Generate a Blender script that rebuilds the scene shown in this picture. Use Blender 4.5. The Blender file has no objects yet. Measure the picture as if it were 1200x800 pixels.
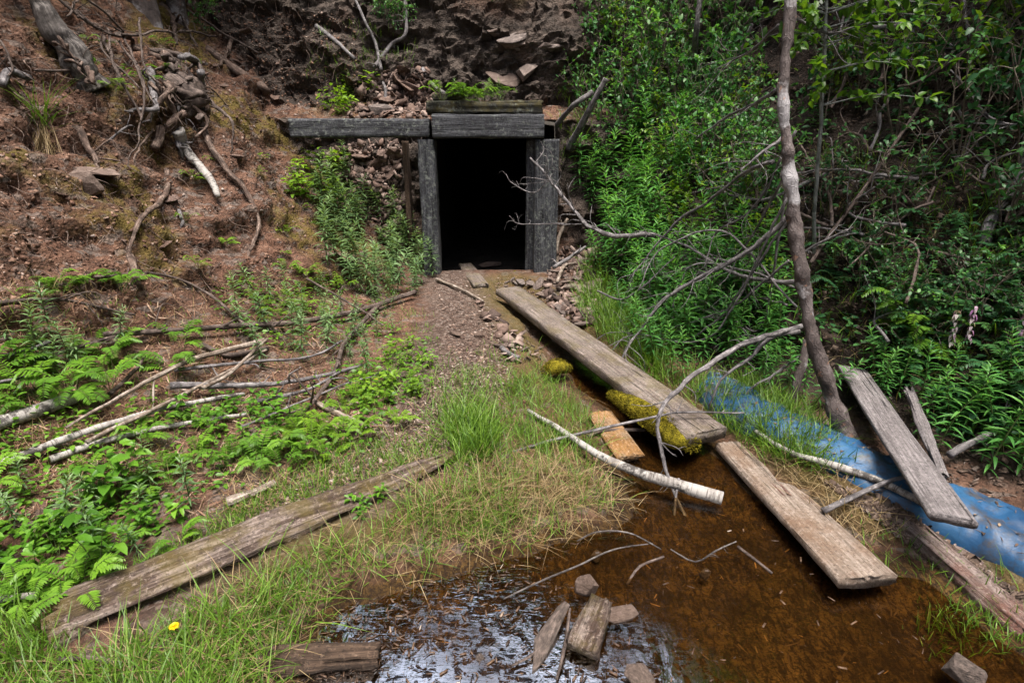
import bpy, bmesh, math, random
import numpy as np
from mathutils import Vector, Matrix
from mathutils.bvhtree import BVHTree

random.seed(7)
RNG = np.random.default_rng(7)
scene = bpy.context.scene
COL = scene.collection
R = math.radians

# ------------------------------------------------------------------ camera
CAM = np.array((0.0, 0.0, 1.6)); PITCH = R(20.0); FPX = 640.0     # photograph is 1200 x 800
cd = bpy.data.cameras.new('camera'); cam = bpy.data.objects.new('camera', cd); COL.objects.link(cam)
cam.location = CAM; cam.rotation_euler = (R(70.0), 0, 0)
cd.sensor_width = 36.0; cd.lens = 36.0 * FPX / 1200.0; cd.clip_start = 0.02; cd.clip_end = 500
scene.camera = cam
cp, sp = math.cos(PITCH), math.sin(PITCH)

def raydir(u, v):
    x = (u - 600.0) / FPX; y = -(v - 400.0) / FPX
    return np.array((x, cp + y * sp, -sp + y * cp))
def G(u, v, z=0.0):                 # the point of the level z seen at this place of the photograph
    d = raydir(u, v); t = (z - CAM[2]) / d[2]
    return CAM + d * t
def P(u, v, Y):                     # the point at distance Y seen at this place of the photograph
    d = raydir(u, v)
    return CAM + d * (Y / d[1])

# ------------------------------------------------------------------ noise
def _hash(ix, iy, iz, seed):
    h = (ix * 374761393 + iy * 668265263 + iz * 2147483647 + seed * 974634541) & 0xFFFFFFFF
    h = ((h ^ (h >> 13)) * 1274126177) & 0xFFFFFFFF
    h = ((h ^ (h >> 16)) * 2246822519) & 0xFFFFFFFF
    return ((h ^ (h >> 15)) & 0xFFFFFF) / float(0xFFFFFF) * 2 - 1
def vnoise(p, seed=0):
    p = np.asarray(p, float)
    i = np.floor(p).astype(np.int64); f = p - i
    f = f * f * f * (f * (f * 6 - 15) + 10)
    r = 0
    for dx in (0, 1):
        wx = f[..., 0] if dx else 1 - f[..., 0]
        for dy in (0, 1):
            wy = f[..., 1] if dy else 1 - f[..., 1]
            for dz in (0, 1):
                wz = f[..., 2] if dz else 1 - f[..., 2]
                r = r + wx * wy * wz * _hash(i[..., 0] + dx, i[..., 1] + dy, i[..., 2] + dz, seed)
    return r
def fbm(p, scale, octaves=4, seed=0, gain=.5):
    p = np.asarray(p, float) * scale; a = 1.0; r = 0; n = 0
    for o in range(octaves):
        r = r + a * vnoise(p + o * 17.3, seed + o); n += a
        p = p * 2.03; a *= gain
    return r / n
def ss(a, b, x):
    t = np.clip((x - a) / (b - a), 0, 1); return t * t * (3 - 2 * t)
def smax(a, b, k):
    h = np.clip(.5 + .5 * (a - b) / k, 0, 1)
    return b * (1 - h) + a * h + k * h * (1 - h)

# ------------------------------------------------------------------ node helpers
class NT:
    def __init__(s, name):
        s.m = bpy.data.materials.new(name); s.m.use_nodes = True
        s.t = s.m.node_tree; s.t.nodes.clear()
        s.out = s.t.nodes.new('ShaderNodeOutputMaterial')
    def n(s, typ, **kw):
        nd = s.t.nodes.new('ShaderNode' + typ)
        for k, v in kw.items():
            if k in nd.bl_rna.properties.keys(): setattr(nd, k, v)
        return nd
    def set(s, sock, v):
        if hasattr(v, 'is_linked') or hasattr(v, 'links'): s.t.links.new(v, sock)
        else:
            if isinstance(v, (tuple, list)) and len(v) == 3 and sock.type == 'RGBA': v = (*v, 1)
            sock.default_value = v
    def noise(s, vec, scale, detail=5, rough=.6, dist=0.0):
        nd = s.n('TexNoise'); s.set(nd.inputs['Vector'], vec); s.set(nd.inputs['Scale'], scale)
        nd.inputs['Detail'].default_value = detail; nd.inputs['Roughness'].default_value = rough; nd.inputs['Distortion'].default_value = dist
        return nd.outputs[0]
    def voro(s, vec, scale, feat='F1', out=0, rnd=1):
        nd = s.n('TexVoronoi', feature=feat); s.set(nd.inputs['Vector'], vec); nd.inputs['Scale'].default_value = scale
        nd.inputs['Randomness'].default_value = rnd
        return nd.outputs[out]
    def ramp(s, fac, stops):
        nd = s.n('ValToRGB'); s.set(nd.inputs[0], fac); e = nd.color_ramp.elements
        while len(e) < len(stops): e.new(.5)
        for el, (p, c) in zip(e, stops):
            el.position = p; el.color = (c, c, c, 1) if isinstance(c, (int, float)) else (*c, 1)
        return nd.outputs[0]
    def mix(s, fac, a, b, mode='MIX'):
        nd = s.n('MixRGB', blend_type=mode); s.set(nd.inputs[0], fac); s.set(nd.inputs[1], a); s.set(nd.inputs[2], b)
        return nd.outputs[0]
    def math(s, op, a, b=0.0, c=None):
        nd = s.n('Math', operation=op); s.set(nd.inputs[0], a); s.set(nd.inputs[1], b)
        if c is not None: s.set(nd.inputs[2], c)
        return nd.outputs[0]
    def attr(s, name):
        nd = s.n('Attribute'); nd.attribute_name = name; return nd.outputs['Fac']
    def coord(s, which='Object', scale=None, loc=None):
        nd = s.n('TexCoord'); o = nd.outputs[which]
        if scale is not None or loc is not None:
            mp = s.n('Mapping'); s.set(mp.inputs['Vector'], o)
            if scale is not None: mp.inputs['Scale'].default_value = scale
            if loc is not None: s.set(mp.inputs['Location'], loc)
            o = mp.outputs[0]
        return o
    def bump(s, h, strength=.5, dist=.02, normal=None):
        nd = s.n('Bump'); s.set(nd.inputs['Height'], h); nd.inputs['Strength'].default_value = strength; nd.inputs['Distance'].default_value = dist
        if normal is not None: s.set(nd.inputs['Normal'], normal)
        return nd.outputs[0]
    def bsdf(s, col, rough=.8, normal=None, spec=.3):
        b = s.n('BsdfPrincipled'); s.set(b.inputs['Base Color'], col); s.set(b.inputs['Roughness'], rough); s.set(b.inputs['Specular IOR Level'], spec)
        if normal is not None: s.set(b.inputs['Normal'], normal)
        return b
    def done(s, sh):
        s.t.links.new(sh, s.out.inputs['Surface']); return s.m

def mat_leaf(name, dark, mid, light, trans=.35, rough=.42, yellow=None):
    n = NT(name)
    oi = n.n('ObjectInfo')
    f = n.math('ADD', n.math('MULTIPLY', n.attr('tint'), .75), n.math('MULTIPLY', oi.outputs['Random'], .25))
    c = n.ramp(f, [(0.0, dark), (.5, mid), (.97, light)] + ([(1.0, yellow)] if yellow else []))
    ns = n.noise(n.coord('Object'), 60, 3)
    c = n.mix(.5, c, n.ramp(ns, [(.3, .55), (.7, 1.0)]), 'MULTIPLY')
    b = n.bsdf(c, rough, spec=.35)
    tr = n.n('BsdfTranslucent'); n.set(tr.inputs[0], n.mix(1, c, (1.25, 1.2, .55), 'MULTIPLY'))
    mx = n.n('MixShader'); mx.inputs[0].default_value = trans
    n.t.links.new(b.outputs[0], mx.inputs[1]); n.t.links.new(tr.outputs[0], mx.inputs[2])
    return n.done(mx.outputs[0])

def mat_wood(name, pale, mid, dark, moss=0.0, lichen=0.0, stretch=(1.2, 22, 22), rust=None, rough=.85):
    """weathered sawn timber, grain along local X"""
    n = NT(name)
    oi = n.n('ObjectInfo')
    off = n.n('CombineXYZ'); n.set(off.inputs[0], n.math('MULTIPLY', oi.outputs['Random'], 37.0)); n.set(off.inputs[1], n.math('MULTIPLY', oi.outputs['Random'], 11.0))
    v = n.coord('Object', stretch, off.outputs[0]); v0 = n.coord('Object', (1, 1, 1), off.outputs[0])
    g1 = n.noise(v, 2.2, 8, .7, .9); g2 = n.noise(n.coord('Object', (stretch[0] * .55, stretch[1] * 1.9, stretch[2] * 1.9), off.outputs[0]), 4.0, 5, .65, .5)
    big = n.noise(v0, 5.5, 7, .7, .4)
    c = n.ramp(g1, [(.30, dark), (.44, mid), (.60, pale)])
    crack = n.ramp(n.noise(n.coord('Object', (stretch[0] * .6, stretch[1] * .8, stretch[2] * .8), off.outputs[0]), 1.7, 6, .62, .7), [(.33, 1.0), (.375, 0.0)])
    c = n.mix(.7, c, n.ramp(g2, [(.36, .35), (.54, 1.0)]), 'MULTIPLY')
    c = n.mix(n.ramp(big, [(.40, 0.0), (.62, .75)]), c, n.mix(.5, dark, mid))
    if rust: c = n.mix(n.ramp(n.noise(v0, 3.4, 6, .7), [(.46, 0.0), (.6, .8)]), c, rust)
    c = n.mix(n.math('MULTIPLY', crack, .9), c, tuple(x * .35 for x in dark))
    sp_ = n.noise(v0, 55, 5, .75)
    c = n.mix(n.ramp(sp_, [(.54, 0.0), (.72, .55)]), c, tuple(min(.7, x * 1.5 + .03) for x in pale))
    c = n.mix(n.ramp(n.noise(v0, 75, 4, .7), [(.36, .7), (.47, 0.0)]), c, dark)
    if lichen:
        l = n.math('MULTIPLY', n.ramp(n.noise(v0, 26, 5, .7), [(.52, 0.0), (.6, 1.0)]), n.ramp(n.noise(v0, 5, 3), [(.4, 0.0), (.6, lichen)]))
        c = n.mix(l, c, (.30, .33, .29))
    if moss:
        mm = n.math('MULTIPLY', n.ramp(n.noise(v0, 7, 6, .7), [(.48 - moss * .2, 0.0), (.6 - moss * .15, 1.0)]), min(1, moss + .25))
        c = n.mix(mm, c, n.mix(n.noise(v0, 60, 3), (.05, .055, .012), (.17, .12, .02)))
    h = n.math('ADD', n.math('MULTIPLY', g1, .7), n.math('MULTIPLY', g2, .5))
    h = n.math('ADD', n.math('MULTIPLY', sp_, .2), n.math('SUBTRACT', h, n.math('MULTIPLY', crack, .8)))
    return n.done(n.bsdf(c, rough, n.bump(h, 1.0, .018), .25).outputs[0])

def mat_bark(name, dark, mid, pale, kind='grey'):
    """bark on UVs: U runs round the stick, V along it, both in metres"""
    n = NT(name)
    oi = n.n('ObjectInfo')
    off = n.n('CombineXYZ'); n.set(off.inputs[0], n.math('MULTIPLY', oi.outputs['Random'], 19.0)); n.set(off.inputs[1], n.math('MULTIPLY', oi.outputs['Random'], 53.0))
    w = n.coord('Object', (1, 1, 1), off.outputs[0])
    if kind == 'birch':
        band = n.noise(n.coord('UV', (6, 60, 1), off.outputs[0]), 1.6, 5, .7)
        blot = n.noise(w, 11, 5, .65)
        c = n.ramp(band, [(.3, dark), (.4, mid), (.48, pale)])
        c = n.mix(n.ramp(blot, [(.5, 0.0), (.68, .85)]), c, mid)
        c = n.mix(n.ramp(n.noise(w, 7, 6, .75), [(.53, 0.0), (.6, .9)]), c, dark)
        h = n.math('ADD', band, n.math('MULTIPLY', blot, .6)); s = .5
    elif kind == 'pine':
        a = n.noise(w, 9, 6, .7, .4); b2 = n.voro(n.coord('UV', (1, .45, 1), off.outputs[0]), 60, 'DISTANCE_TO_EDGE', 0)
        c = n.ramp(a, [(.3, dark), (.5, mid), (.7, pale)])
        c = n.mix(n.ramp(b2, [(0.0, .35), (.05, 0.0)]), c, dark)
        c = n.mix(n.ramp(n.noise(w, 4.2, 5, .65), [(.54, 0.0), (.6, .85)]), c, (.27, .26, .27))
        c = n.mix(n.ramp(n.noise(w, 17, 3, .6), [(.64, 0.0), (.69, .7)]), c, (.19, .105, .070))
        h = n.math('ADD', a, n.ramp(b2, [(0.0, 0.0), (.08, .25)])); s = 1.0
    else:
        a = n.noise(n.coord('UV', (80, 7, 1), off.outputs[0]), 1.0, 6, .65, .4); b2 = n.noise(w, 22, 5, .7)
        c = n.ramp(a, [(.34, dark), (.48, mid), (.62, pale)])
        c = n.mix(n.ramp(b2, [(.46, 0.0), (.58, .8)]), c, dark)
        c = n.mix(n.ramp(n.noise(w, 6, 5, .7), [(.48, 0.0), (.6, .6)]), c, mid)
        c = n.mix(n.ramp(n.noise(w, 31, 3, .6), [(.6, 0.0), (.68, .7)]), c, pale)
        h = n.math('ADD', a, n.math('MULTIPLY', b2, .9)); s = 1.0
    return n.done(n.bsdf(c, .8, n.bump(h, s, .008), .25).outputs[0])

def mat_rock(name, a, b, c3, moss=0.0):
    n = NT(name); oi = n.n('ObjectInfo')
    off = n.n('CombineXYZ'); n.set(off.inputs[0], n.math('MULTIPLY', oi.outputs['Random'], 41.0))
    v = n.coord('Object', (1, 1, 1), off.outputs[0]); vs = n.coord('Object', (2, 2, 14), off.outputs[0])
    g = n.noise(v, 9, 7, .68, .3); st = n.noise(vs, 2.5, 5, .6)
    col = n.ramp(g, [(.3, a), (.5, b), (.7, c3)])
    col = n.mix(n.ramp(st, [(.4, .5), (.6, 0.0)]), col, a)
    col = n.mix(n.math('MULTIPLY', oi.outputs['Random'], .45), col, (.125, .075, .052))
    if moss: col = n.mix(n.math('MULTIPLY', n.ramp(n.noise(v, 12, 5, .7), [(.45, 0.0), (.56, 1.0)]), moss), col, (.16, .13, .015))
    return n.done(n.bsdf(col, .8, n.bump(n.math('ADD', g, n.math('MULTIPLY', st, .6)), .9, .012), .3).outputs[0])

# ------------------------------------------------------------------ mesh helpers
class MB:
    """collects geometry; build() links it as one mesh object"""
    def __init__(s): s.v = []; s.f = []; s.n = 0; s.uv = []; s.t = []; s.hasuv = False
    def add(s, v, faces, uv=None, tint=None):
        v = np.asarray(v, float).reshape(-1, 3)
        s.v.append(v)
        for f in faces:
            f = np.asarray(f, np.int64)
            if f.size: s.f.append(f + s.n)
        s.uv.append(np.zeros((len(v), 2)) if uv is None else np.asarray(uv, float))
        if uv is not None: s.hasuv = True
        s.t.append(np.full(len(v), .5) if tint is None else np.broadcast_to(np.asarray(tint, float), (len(v),)))
        s.n += len(v); return s
    def mesh(s, name, smooth=True, attrs=None):
        me = bpy.data.meshes.new(name)
        v = np.concatenate(s.v); me.vertices.add(len(v)); me.vertices.foreach_set('co', v.astype(np.float32).ravel())
        idx = np.concatenate([f.ravel() for f in s.f]); tot = np.concatenate([np.full(len(f), f.shape[1]) for f in s.f])
        me.loops.add(len(idx)); me.loops.foreach_set('vertex_index', idx.astype(np.int32))
        me.polygons.add(len(tot)); st = np.concatenate(([0], np.cumsum(tot)[:-1]))
        me.polygons.foreach_set('loop_start', st.astype(np.int32))
        try: me.polygons.foreach_set('loop_total', tot.astype(np.int32))
        except Exception: pass
        if smooth: me.polygons.foreach_set('use_smooth', np.ones(len(tot), bool))
        if s.hasuv:
            uvl = me.uv_layers.new(name='UVMap'); uvl.data.foreach_set('uv', np.concatenate(s.uv)[idx].astype(np.float32).ravel())
        a = me.attributes.new('tint', 'FLOAT', 'POINT'); a.data.foreach_set('value', np.concatenate(s.t).astype(np.float32))
        for k, val in (attrs or {}).items():
            a = me.attributes.new(k, 'FLOAT', 'POINT'); a.data.foreach_set('value', np.asarray(val, np.float32))
        me.update(calc_edges=True); me.validate()
        return me
    def build(s, name, mat, parent=None, smooth=True, attrs=None):
        o = bpy.data.objects.new(name, s.mesh(name, smooth, attrs)); COL.objects.link(o)
        if mat: o.data.materials.append(mat)
        if parent: o.parent = parent
        return o

def tag(o, label=None, cat=None, group=None, kind=None):
    if label: o['label'] = label
    if cat: o['category'] = cat
    if group: o['group'] = group
    if kind: o['kind'] = kind
    return o
def empty(name, loc=(0, 0, 0), label=None, cat=None, group=None):
    o = bpy.data.objects.new(name, None); COL.objects.link(o); o.location = loc; o.empty_display_size = .1
    return tag(o, label, cat, group)
def copy_tree(o, parent=None):
    c = o.copy(); COL.objects.link(c)
    if parent: c.parent = parent
    for ch in list(o.children): copy_tree(ch, c)
    return c

def spline(pts, n):
    p = np.asarray(pts, float)
    if len(p) == 2: return p[0] + (p[1] - p[0]) * np.linspace(0, 1, n)[:, None]
    q = np.vstack((2 * p[0] - p[1], p, 2 * p[-1] - p[-2])); m = len(p) - 1
    t = np.linspace(0, m, n); i = np.minimum(t.astype(int), m - 1); f = (t - i)[:, None]
    a, b, c, d = q[i], q[i + 1], q[i + 2], q[i + 3]
    return .5 * (2 * b + (c - a) * f + (2 * a - 5 * b + 4 * c - d) * f ** 2 + (3 * b - a - 3 * c + d) * f ** 3)

def add_tube(mb, pts, rad, sides=8, n=None, rough=.12, wob=0.0, seed=None, flat=1.0, cap=True):
    seed = random.randrange(9999) if seed is None else seed
    pts = np.asarray(pts, float)
    L0 = np.linalg.norm(np.diff(pts, axis=0), axis=1).sum()
    n = n or int(max(6, min(70, L0 / .03)))
    c = spline(pts, n); rad = np.interp(np.linspace(0, 1, n), np.linspace(0, 1, len(rad)), rad) if np.ndim(rad) else np.full(n, rad)
    if wob: c = c + np.stack([fbm(c, 6, 3, seed + k) for k in range(3)], -1) * wob
    tg = np.gradient(c, axis=0); tg /= np.linalg.norm(tg, axis=1)[:, None] + 1e-9
    ref = np.array((0, 0, 1.0)) if abs(tg[:, 2]).mean() < .8 else np.array((1.0, 0, 0))
    s = np.cross(tg, ref); s /= np.linalg.norm(s, axis=1)[:, None] + 1e-9; w = np.cross(s, tg)
    a = np.linspace(0, 2 * np.pi, sides, endpoint=False)
    ring = s[:, None] * np.cos(a)[None, :, None] + w[:, None] * (np.sin(a) * flat)[None, :, None]
    rr = rad[:, None] * np.ones(sides)
    v = c[:, None] + ring * rr[..., None]
    if rough: v = c[:, None] + ring * (rr * (1 + rough * 1.7 * fbm(v, .35 / max(rad.mean(), .002), 3, seed)))[..., None]
    i = np.arange(n - 1)[:, None] * sides; j = np.arange(sides)[None]; k = (j + 1) % sides
    q = np.stack((i + j, i + k, i + sides + k, i + sides + j), -1).reshape(-1, 4)
    ln = np.concatenate(([0], np.cumsum(np.linalg.norm(np.diff(c, axis=0), axis=1))))
    uv = np.stack(np.broadcast_arrays(a[None] * rad.mean(), ln[:, None]), -1).reshape(-1, 2)
    mb.add(v.reshape(-1, 3), [q] + ([np.arange(sides)[None, ::-1], (np.arange(sides) + (n - 1) * sides)[None]] if cap else []), uv)
    return c
def twigs(mb, c, rng, count, ln, r, sides=5, up=0.2, forks=1):
    """side twigs along the centre line c"""
    for k in range(count):
        i = rng.integers(int(len(c) * .15), len(c) - 1); t = c[min(i + 1, len(c) - 1)] - c[i - 1]; t = t / (np.linalg.norm(t) + 1e-9)
        d = rng.normal(size=3); d -= t * d.dot(t); d /= np.linalg.norm(d); d = d + t * .8 + np.array((0, 0, up)); d /= np.linalg.norm(d)
        l = ln * rng.uniform(.4, 1.2); b = rng.normal(size=3) * l * .18
        p = [c[i], c[i] + d * l * .5 + b, c[i] + d * l + b * .3 + np.array((0, 0, -.1 * l))]
        cc = add_tube(mb, p, (r, r * .7, r * .3), sides, 10, .1, wob=.008)
        if forks and l > .08: twigs(mb, cc, rng, forks, l * .5, r * .55, 4, up, 0)

def leaves(base, d, up, ln, wd, droop=.25, shape='lance', fold=.25):
    """N leaves at once: base points, directions, up vectors -> verts, faces, per-vertex repeat"""
    base = np.asarray(base, float); N = len(base)
    d = d / (np.linalg.norm(d, axis=1)[:, None] + 1e-9)
    s = np.cross(d, up); s /= np.linalg.norm(s, axis=1)[:, None] + 1e-9; u = np.cross(s, d)
    ln = np.broadcast_to(ln, (N,))[:, None]; wd = np.broadcast_to(wd, (N,))[:, None]; dr = np.broadcast_to(droop, (N,))[:, None]
    a, wa, b_, wb = {'lance': (.28, .85, .65, .62), 'oval': (.3, .95, .7, .75), 'blade': (.3, 1.0, .65, .7)}[shape]
    def pt(t, side, k): return base + d * ln * t - u * dr * ln * t * t + s * side * wd * .5 * k + u * abs(side) * fold * wd * k
    v = np.stack((pt(0, 0, 0), pt(a, -1, wa), pt(a, 0, 0), pt(a, 1, wa), pt(b_, -1, wb), pt(b_, 0, 0), pt(b_, 1, wb), pt(1, 0, 0)), 1)
    o = (np.arange(N) * 8)[:, None]
    tri = np.concatenate([o + np.array(f) for f in ((0, 2, 1), (0, 3, 2), (4, 5, 7), (5, 6, 7))]); quad = np.concatenate([o + np.array(f) for f in ((1, 2, 5, 4), (2, 3, 6, 5))])
    return v.reshape(-1, 3), [tri, quad]
def unit(a): return a / (np.linalg.norm(a, axis=-1, keepdims=True) + 1e-9)

# ------------------------------------------------------------------ terrain
def world_poly(px, z=0.0): return np.array([G(u, v, z)[:2] for u, v in px])
POND = world_poly([(655, 452), (700, 480), (712, 520), (700, 548), (728, 588), (700, 612), (640, 622), (560, 648), (480, 672), (400, 690), (352, 735),
                   (330, 800), (310, 900), (1300, 900), (1290, 800), (1195, 742), (1130, 690), (1090, 665), (1035, 655), (980, 640), (880, 560), (840, 515),
                   (760, 470), (700, 425), (640, 375), (600, 346), (592, 348), (622, 385), (648, 420)])
PATH = world_poly([(530, 330), (545, 380), (530, 430), (500, 490), (440, 540), (350, 590), (250, 650)], .1)
def seg_dist(p, poly, closed):
    d = np.full(p.shape[:-1], 1e9); n = len(poly)
    for i in range(n if closed else n - 1):
        a, b = poly[i], poly[(i + 1) % n]; ab = b - a
        t = np.clip(((p - a) @ ab) / (ab @ ab), 0, 1)
        d = np.minimum(d, np.linalg.norm(p - a - t[..., None] * ab, axis=-1))
    return d
def inside(p, poly):
    r = np.zeros(p.shape[:-1], bool); n = len(poly)
    for i in range(n):
        a, b = poly[i], poly[(i + 1) % n]
        c = (a[1] > p[..., 1]) != (b[1] > p[..., 1])
        x = (b[0] - a[0]) * (p[..., 1] - a[1]) / (b[1] - a[1] + 1e-12) + a[0]
        r ^= c & (p[..., 0] < x)
    return r
YL = [-20, -3, 1.0, 2.2, 3.4, 5.0, 6.2, 7.0, 40]; XL = [-8, -3.4, -2.1, -1.6, -1.3, -1.15, -1.15, -1.2, -1.2]
YR = [-20, -3, 1.0, 1.8, 2.5, 3.3, 4.0, 5.4, 6.3, 40]; XR = [8, 4.0, 2.45, 2.25, 1.9, 1.45, 1.12, .72, .55, .6]
def bank(d, brk, s1, s2, top):
    d = np.maximum(d, 0); z = s1 * d + (s2 - s1) * .5 * (d - brk + np.sqrt((d - brk) ** 2 + .02)) 
    return np.where(z > top, top + (z - top) * .3, z)
def height(x, y):
    p = np.stack((x, y), -1)
    sd = seg_dist(p, POND, True); sd = np.where(inside(p, POND), -sd, sd)
    q = np.stack((x, y, x * 0), -1)
    sd = sd + .05 * fbm(q, 5, 3, 40)
    base = .09 + .012 * np.clip(y - 3, 0, 4) + .035 * fbm(q, 1.6, 3, 3)
    z = base * ss(-.02, .28, sd) - .085 * ss(0, .3, -sd) - .02 * ss(0.3, .8, -sd)
    dl = np.interp(y, YL, XL) - x + .12 * fbm(q, 1.3, 3, 11); dr = x - np.interp(y, YR, XR) + .1 * fbm(q, 1.3, 3, 12)
    bl = np.interp(y, [2, 3.5, 5.5, 6.4], [1.25, 1.0, .35, .12]); br = np.interp(y, [2, 3.5, 5.4, 6.3], [.6, .5, .2, .08])
    zl = bank(dl, bl, .38, 1.15, 5.2) ; zr = bank(dr, br, .2, 1.08, 5.5)
    zl = zl * (1 + .10 * fbm(q, .9, 2, 21)); zr = zr * (1 + .12 * fbm(q, .8, 2, 22))
    yb = 6.46 + .05 * fbm(q, 2, 2, 31)
    f = y - yb
    zb = np.where(f < 0, np.maximum(f * 4.2, -3), np.where(f < .44, f * 4.2, 1.85 + np.where(f < .75, (f - .44) * .55, .17 + np.where(f < 1.75, (f - .75) * 2.3, 2.3 + (f - 1.75) * .55))))
    zb = np.minimum(zb, 6.0 + .1 * f)
    side = z + smax(zl, zr, .05) - .0
    return smax(side, zb, .12), sd, dl, dr, f
def lines(lo, hi, step, far_lo, far_hi):
    c = list(np.arange(lo, hi, step)); a = []; s = step; t = lo
    while t > far_lo: s *= 1.22; t -= s; a.append(t)
    b = []; s = step; t = c[-1]
    while t < far_hi: s *= 1.22; t += s; b.append(t)
    return np.array(a[::-1] + c + b)
xs = lines(-4.6, 4.6, .024, -70, 70); ys = lines(.7, 8.9, .024, -60, 90)
ys = np.array(sorted(list(ys[(ys < 6.36) | (ys > 8.75)]) + list(np.arange(6.37, 8.74, .013))))
X, Y = np.meshgrid(xs, ys)
Z, SD, DL, DR, FB = height(X, Y)
gy, gx = np.gradient(Z, ys, xs)
nrm = unit(np.stack((-gx, -gy, np.ones_like(Z)), -1)); steep = 1 - nrm[..., 2]
V = np.stack((X, Y, Z), -1)
near = ss(14, 6, np.abs(X)) * ss(20, 9, np.abs(Y))
q = V.copy(); q[..., 2] *= 1.0
ledge = fbm(q * (.9, .9, 3.6), 1.3, 4, 151)
lump = fbm(q, 2.6, 5, 51, .55); fine = fbm(q, 11, 4, 61, .6)
strata = fbm(np.stack((X * 1.5 + Z * .8, Y * 1.5, Z * 7 - X * 2.0), -1), 1.0, 4, 71)
rocky = ss(.42, .62, steep) * ss(0.0, .3, FB)
blocks = np.abs(fbm(q, 3.2, 4, 81)) * 2
def fracture(p, cell, seed):
    """angular blocks: every cell of a random net is a tilted plane"""
    g = p / cell; i0 = np.floor(g).astype(np.int64); best = np.full(p.shape[:-1], 1e9); out = np.zeros(p.shape[:-1])
    for dx in (-1, 0, 1):
        for dy in (-1, 0, 1):
            for dz in (-1, 0, 1):
                c = i0 + (dx, dy, dz); h = [_hash(c[..., 0], c[..., 1], c[..., 2], seed + k) for k in range(7)]
                rel = g - (c + .5 + .45 * np.stack(h[:3], -1)); d = (rel ** 2).sum(-1); m = d < best; best = np.where(m, d, best)
                out = np.where(m, h[3] * .5 + (rel * np.stack(h[4:7], -1)).sum(-1) * .9, out)
    return out
frac = np.zeros_like(Z); mk = (steep > .12) & (np.abs(X) < 5.5) & (Y > .4) & (Y < 10)
pq = V[mk] + .05 * np.stack([fbm(V[mk], 4, 2, 140 + k) for k in range(3)], -1)
frac[mk] = fracture(pq * (1, 1, 1.5), .34, 7) * .65 + fracture(pq * (1, 1, 1.7), .13, 17) * .28
amp = .012 + .11 * ss(.02, .3, steep)
wet = ss(.05, -.05, SD)
disp = (lump * amp + fine * (.008 + .030 * ss(.05, .3, steep))) * (1 - wet * .75) + rocky * (strata * .10 + frac * .17) + (1 - rocky) * ss(.14, .34, steep) * (frac * .08 + ledge * .13 - .07 * np.abs(fbm(q * (1, 1, 1.6), 5, 4, 131)) + .02)
over = ss(7.0, 7.5, Y) * np.exp(-((X - .45) / .6) ** 2) * np.exp(-((Z - 2.75) / .38) ** 2)      # the rock that leans out above the portal
for cx_, cy_, cz_, rad_, am_ in ((-2.78, 4.75, 1.52, .34, -.26), (-3.0, 5.35, 2.0, .36, .12), (-2.62, 4.25, 1.08, .22, -.14), (-2.98, 4.15, 1.62, .22, -.12), (-2.95, 4.4, 1.85, .3, .08), (-2.3, 6.1, 1.35, .25, -.12)):
    disp = disp + am_ * np.exp(-(((X - cx_) ** 2 + (Y - cy_) ** 2 + ((Z - cz_) * 1.3) ** 2) / rad_ ** 2))      # hollows and bulges of the bank
V = V + nrm * (disp * (.25 + .75 * near))[..., None]
V[..., 1] -= over * .42
ny, nx = Z.shape
idx = np.arange(ny * nx).reshape(ny, nx)
quads = np.stack((idx[:-1, :-1], idx[:-1, 1:], idx[1:, 1:], idx[1:, :-1]), -1).reshape(-1, 4)
cen = V.reshape(-1, 3)[quads].mean(1)
PX0, PX1, PYF, PTOP = -.98, .46, 6.40, 1.74
hole = (cen[:, 0] > PX0) & (cen[:, 0] < PX1) & (cen[:, 1] > PYF) & (cen[:, 1] < 8) & (cen[:, 2] < PTOP)
quads = quads[~hole]
pd = seg_dist(V[..., :2], PATH, False)
a_path = ss(.5, .18, pd + .16 * fbm(q, 3, 3, 91)) * (FB < .2)
a_moss = np.clip(ss(.2, .5, fbm(q, 1.5, 4, 101) + .25 * ss(-.6, -2.4, X)) * ss(.06, .3, steep) , 0, 1) * (X < .8)
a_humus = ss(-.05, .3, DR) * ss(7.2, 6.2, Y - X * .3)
a_grassy = ss(.02, .2, SD) * ss(.55, .0, SD) * ss(.3, -.1, DR)
TV = V.reshape(-1, 3)
BVH = BVHTree.FromPolygons(TV.tolist(), quads.tolist())

def T(u, v, lift=0.0):
    """the ground seen at this place of the photograph (plus a lift along its normal)"""
    h, n, i, d = BVH.ray_cast(Vector(CAM), Vector(unit(raydir(u, v))), 60)
    if h is None: h, n = Vector(G(u, v, 0)), Vector((0, 0, 1))
    return np.array(h) + np.array(n) * lift
def TN(u, v):
    h, n, i, d = BVH.ray_cast(Vector(CAM), Vector(unit(raydir(u, v))), 60)
    return (None, None) if h is None else (np.array(h), np.array(n))
def ground(x, y):
    h, n, i, d = BVH.ray_cast(Vector((x, y, 20)), Vector((0, 0, -1)), 60)
    return (np.array((x, y, 0.0)), np.array((0, 0, 1.0))) if h is None else (np.array(h), np.array(n))
def sample(poly, n, rng=RNG):
    poly = np.array(poly, float); lo, hi = poly.min(0), poly.max(0); out = []
    while len(out) < n:
        c = rng.uniform(lo, hi, (n * 2, 2)); c = c[inside(c, poly)]; out.extend(c.tolist())
    return out[:n]

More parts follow.
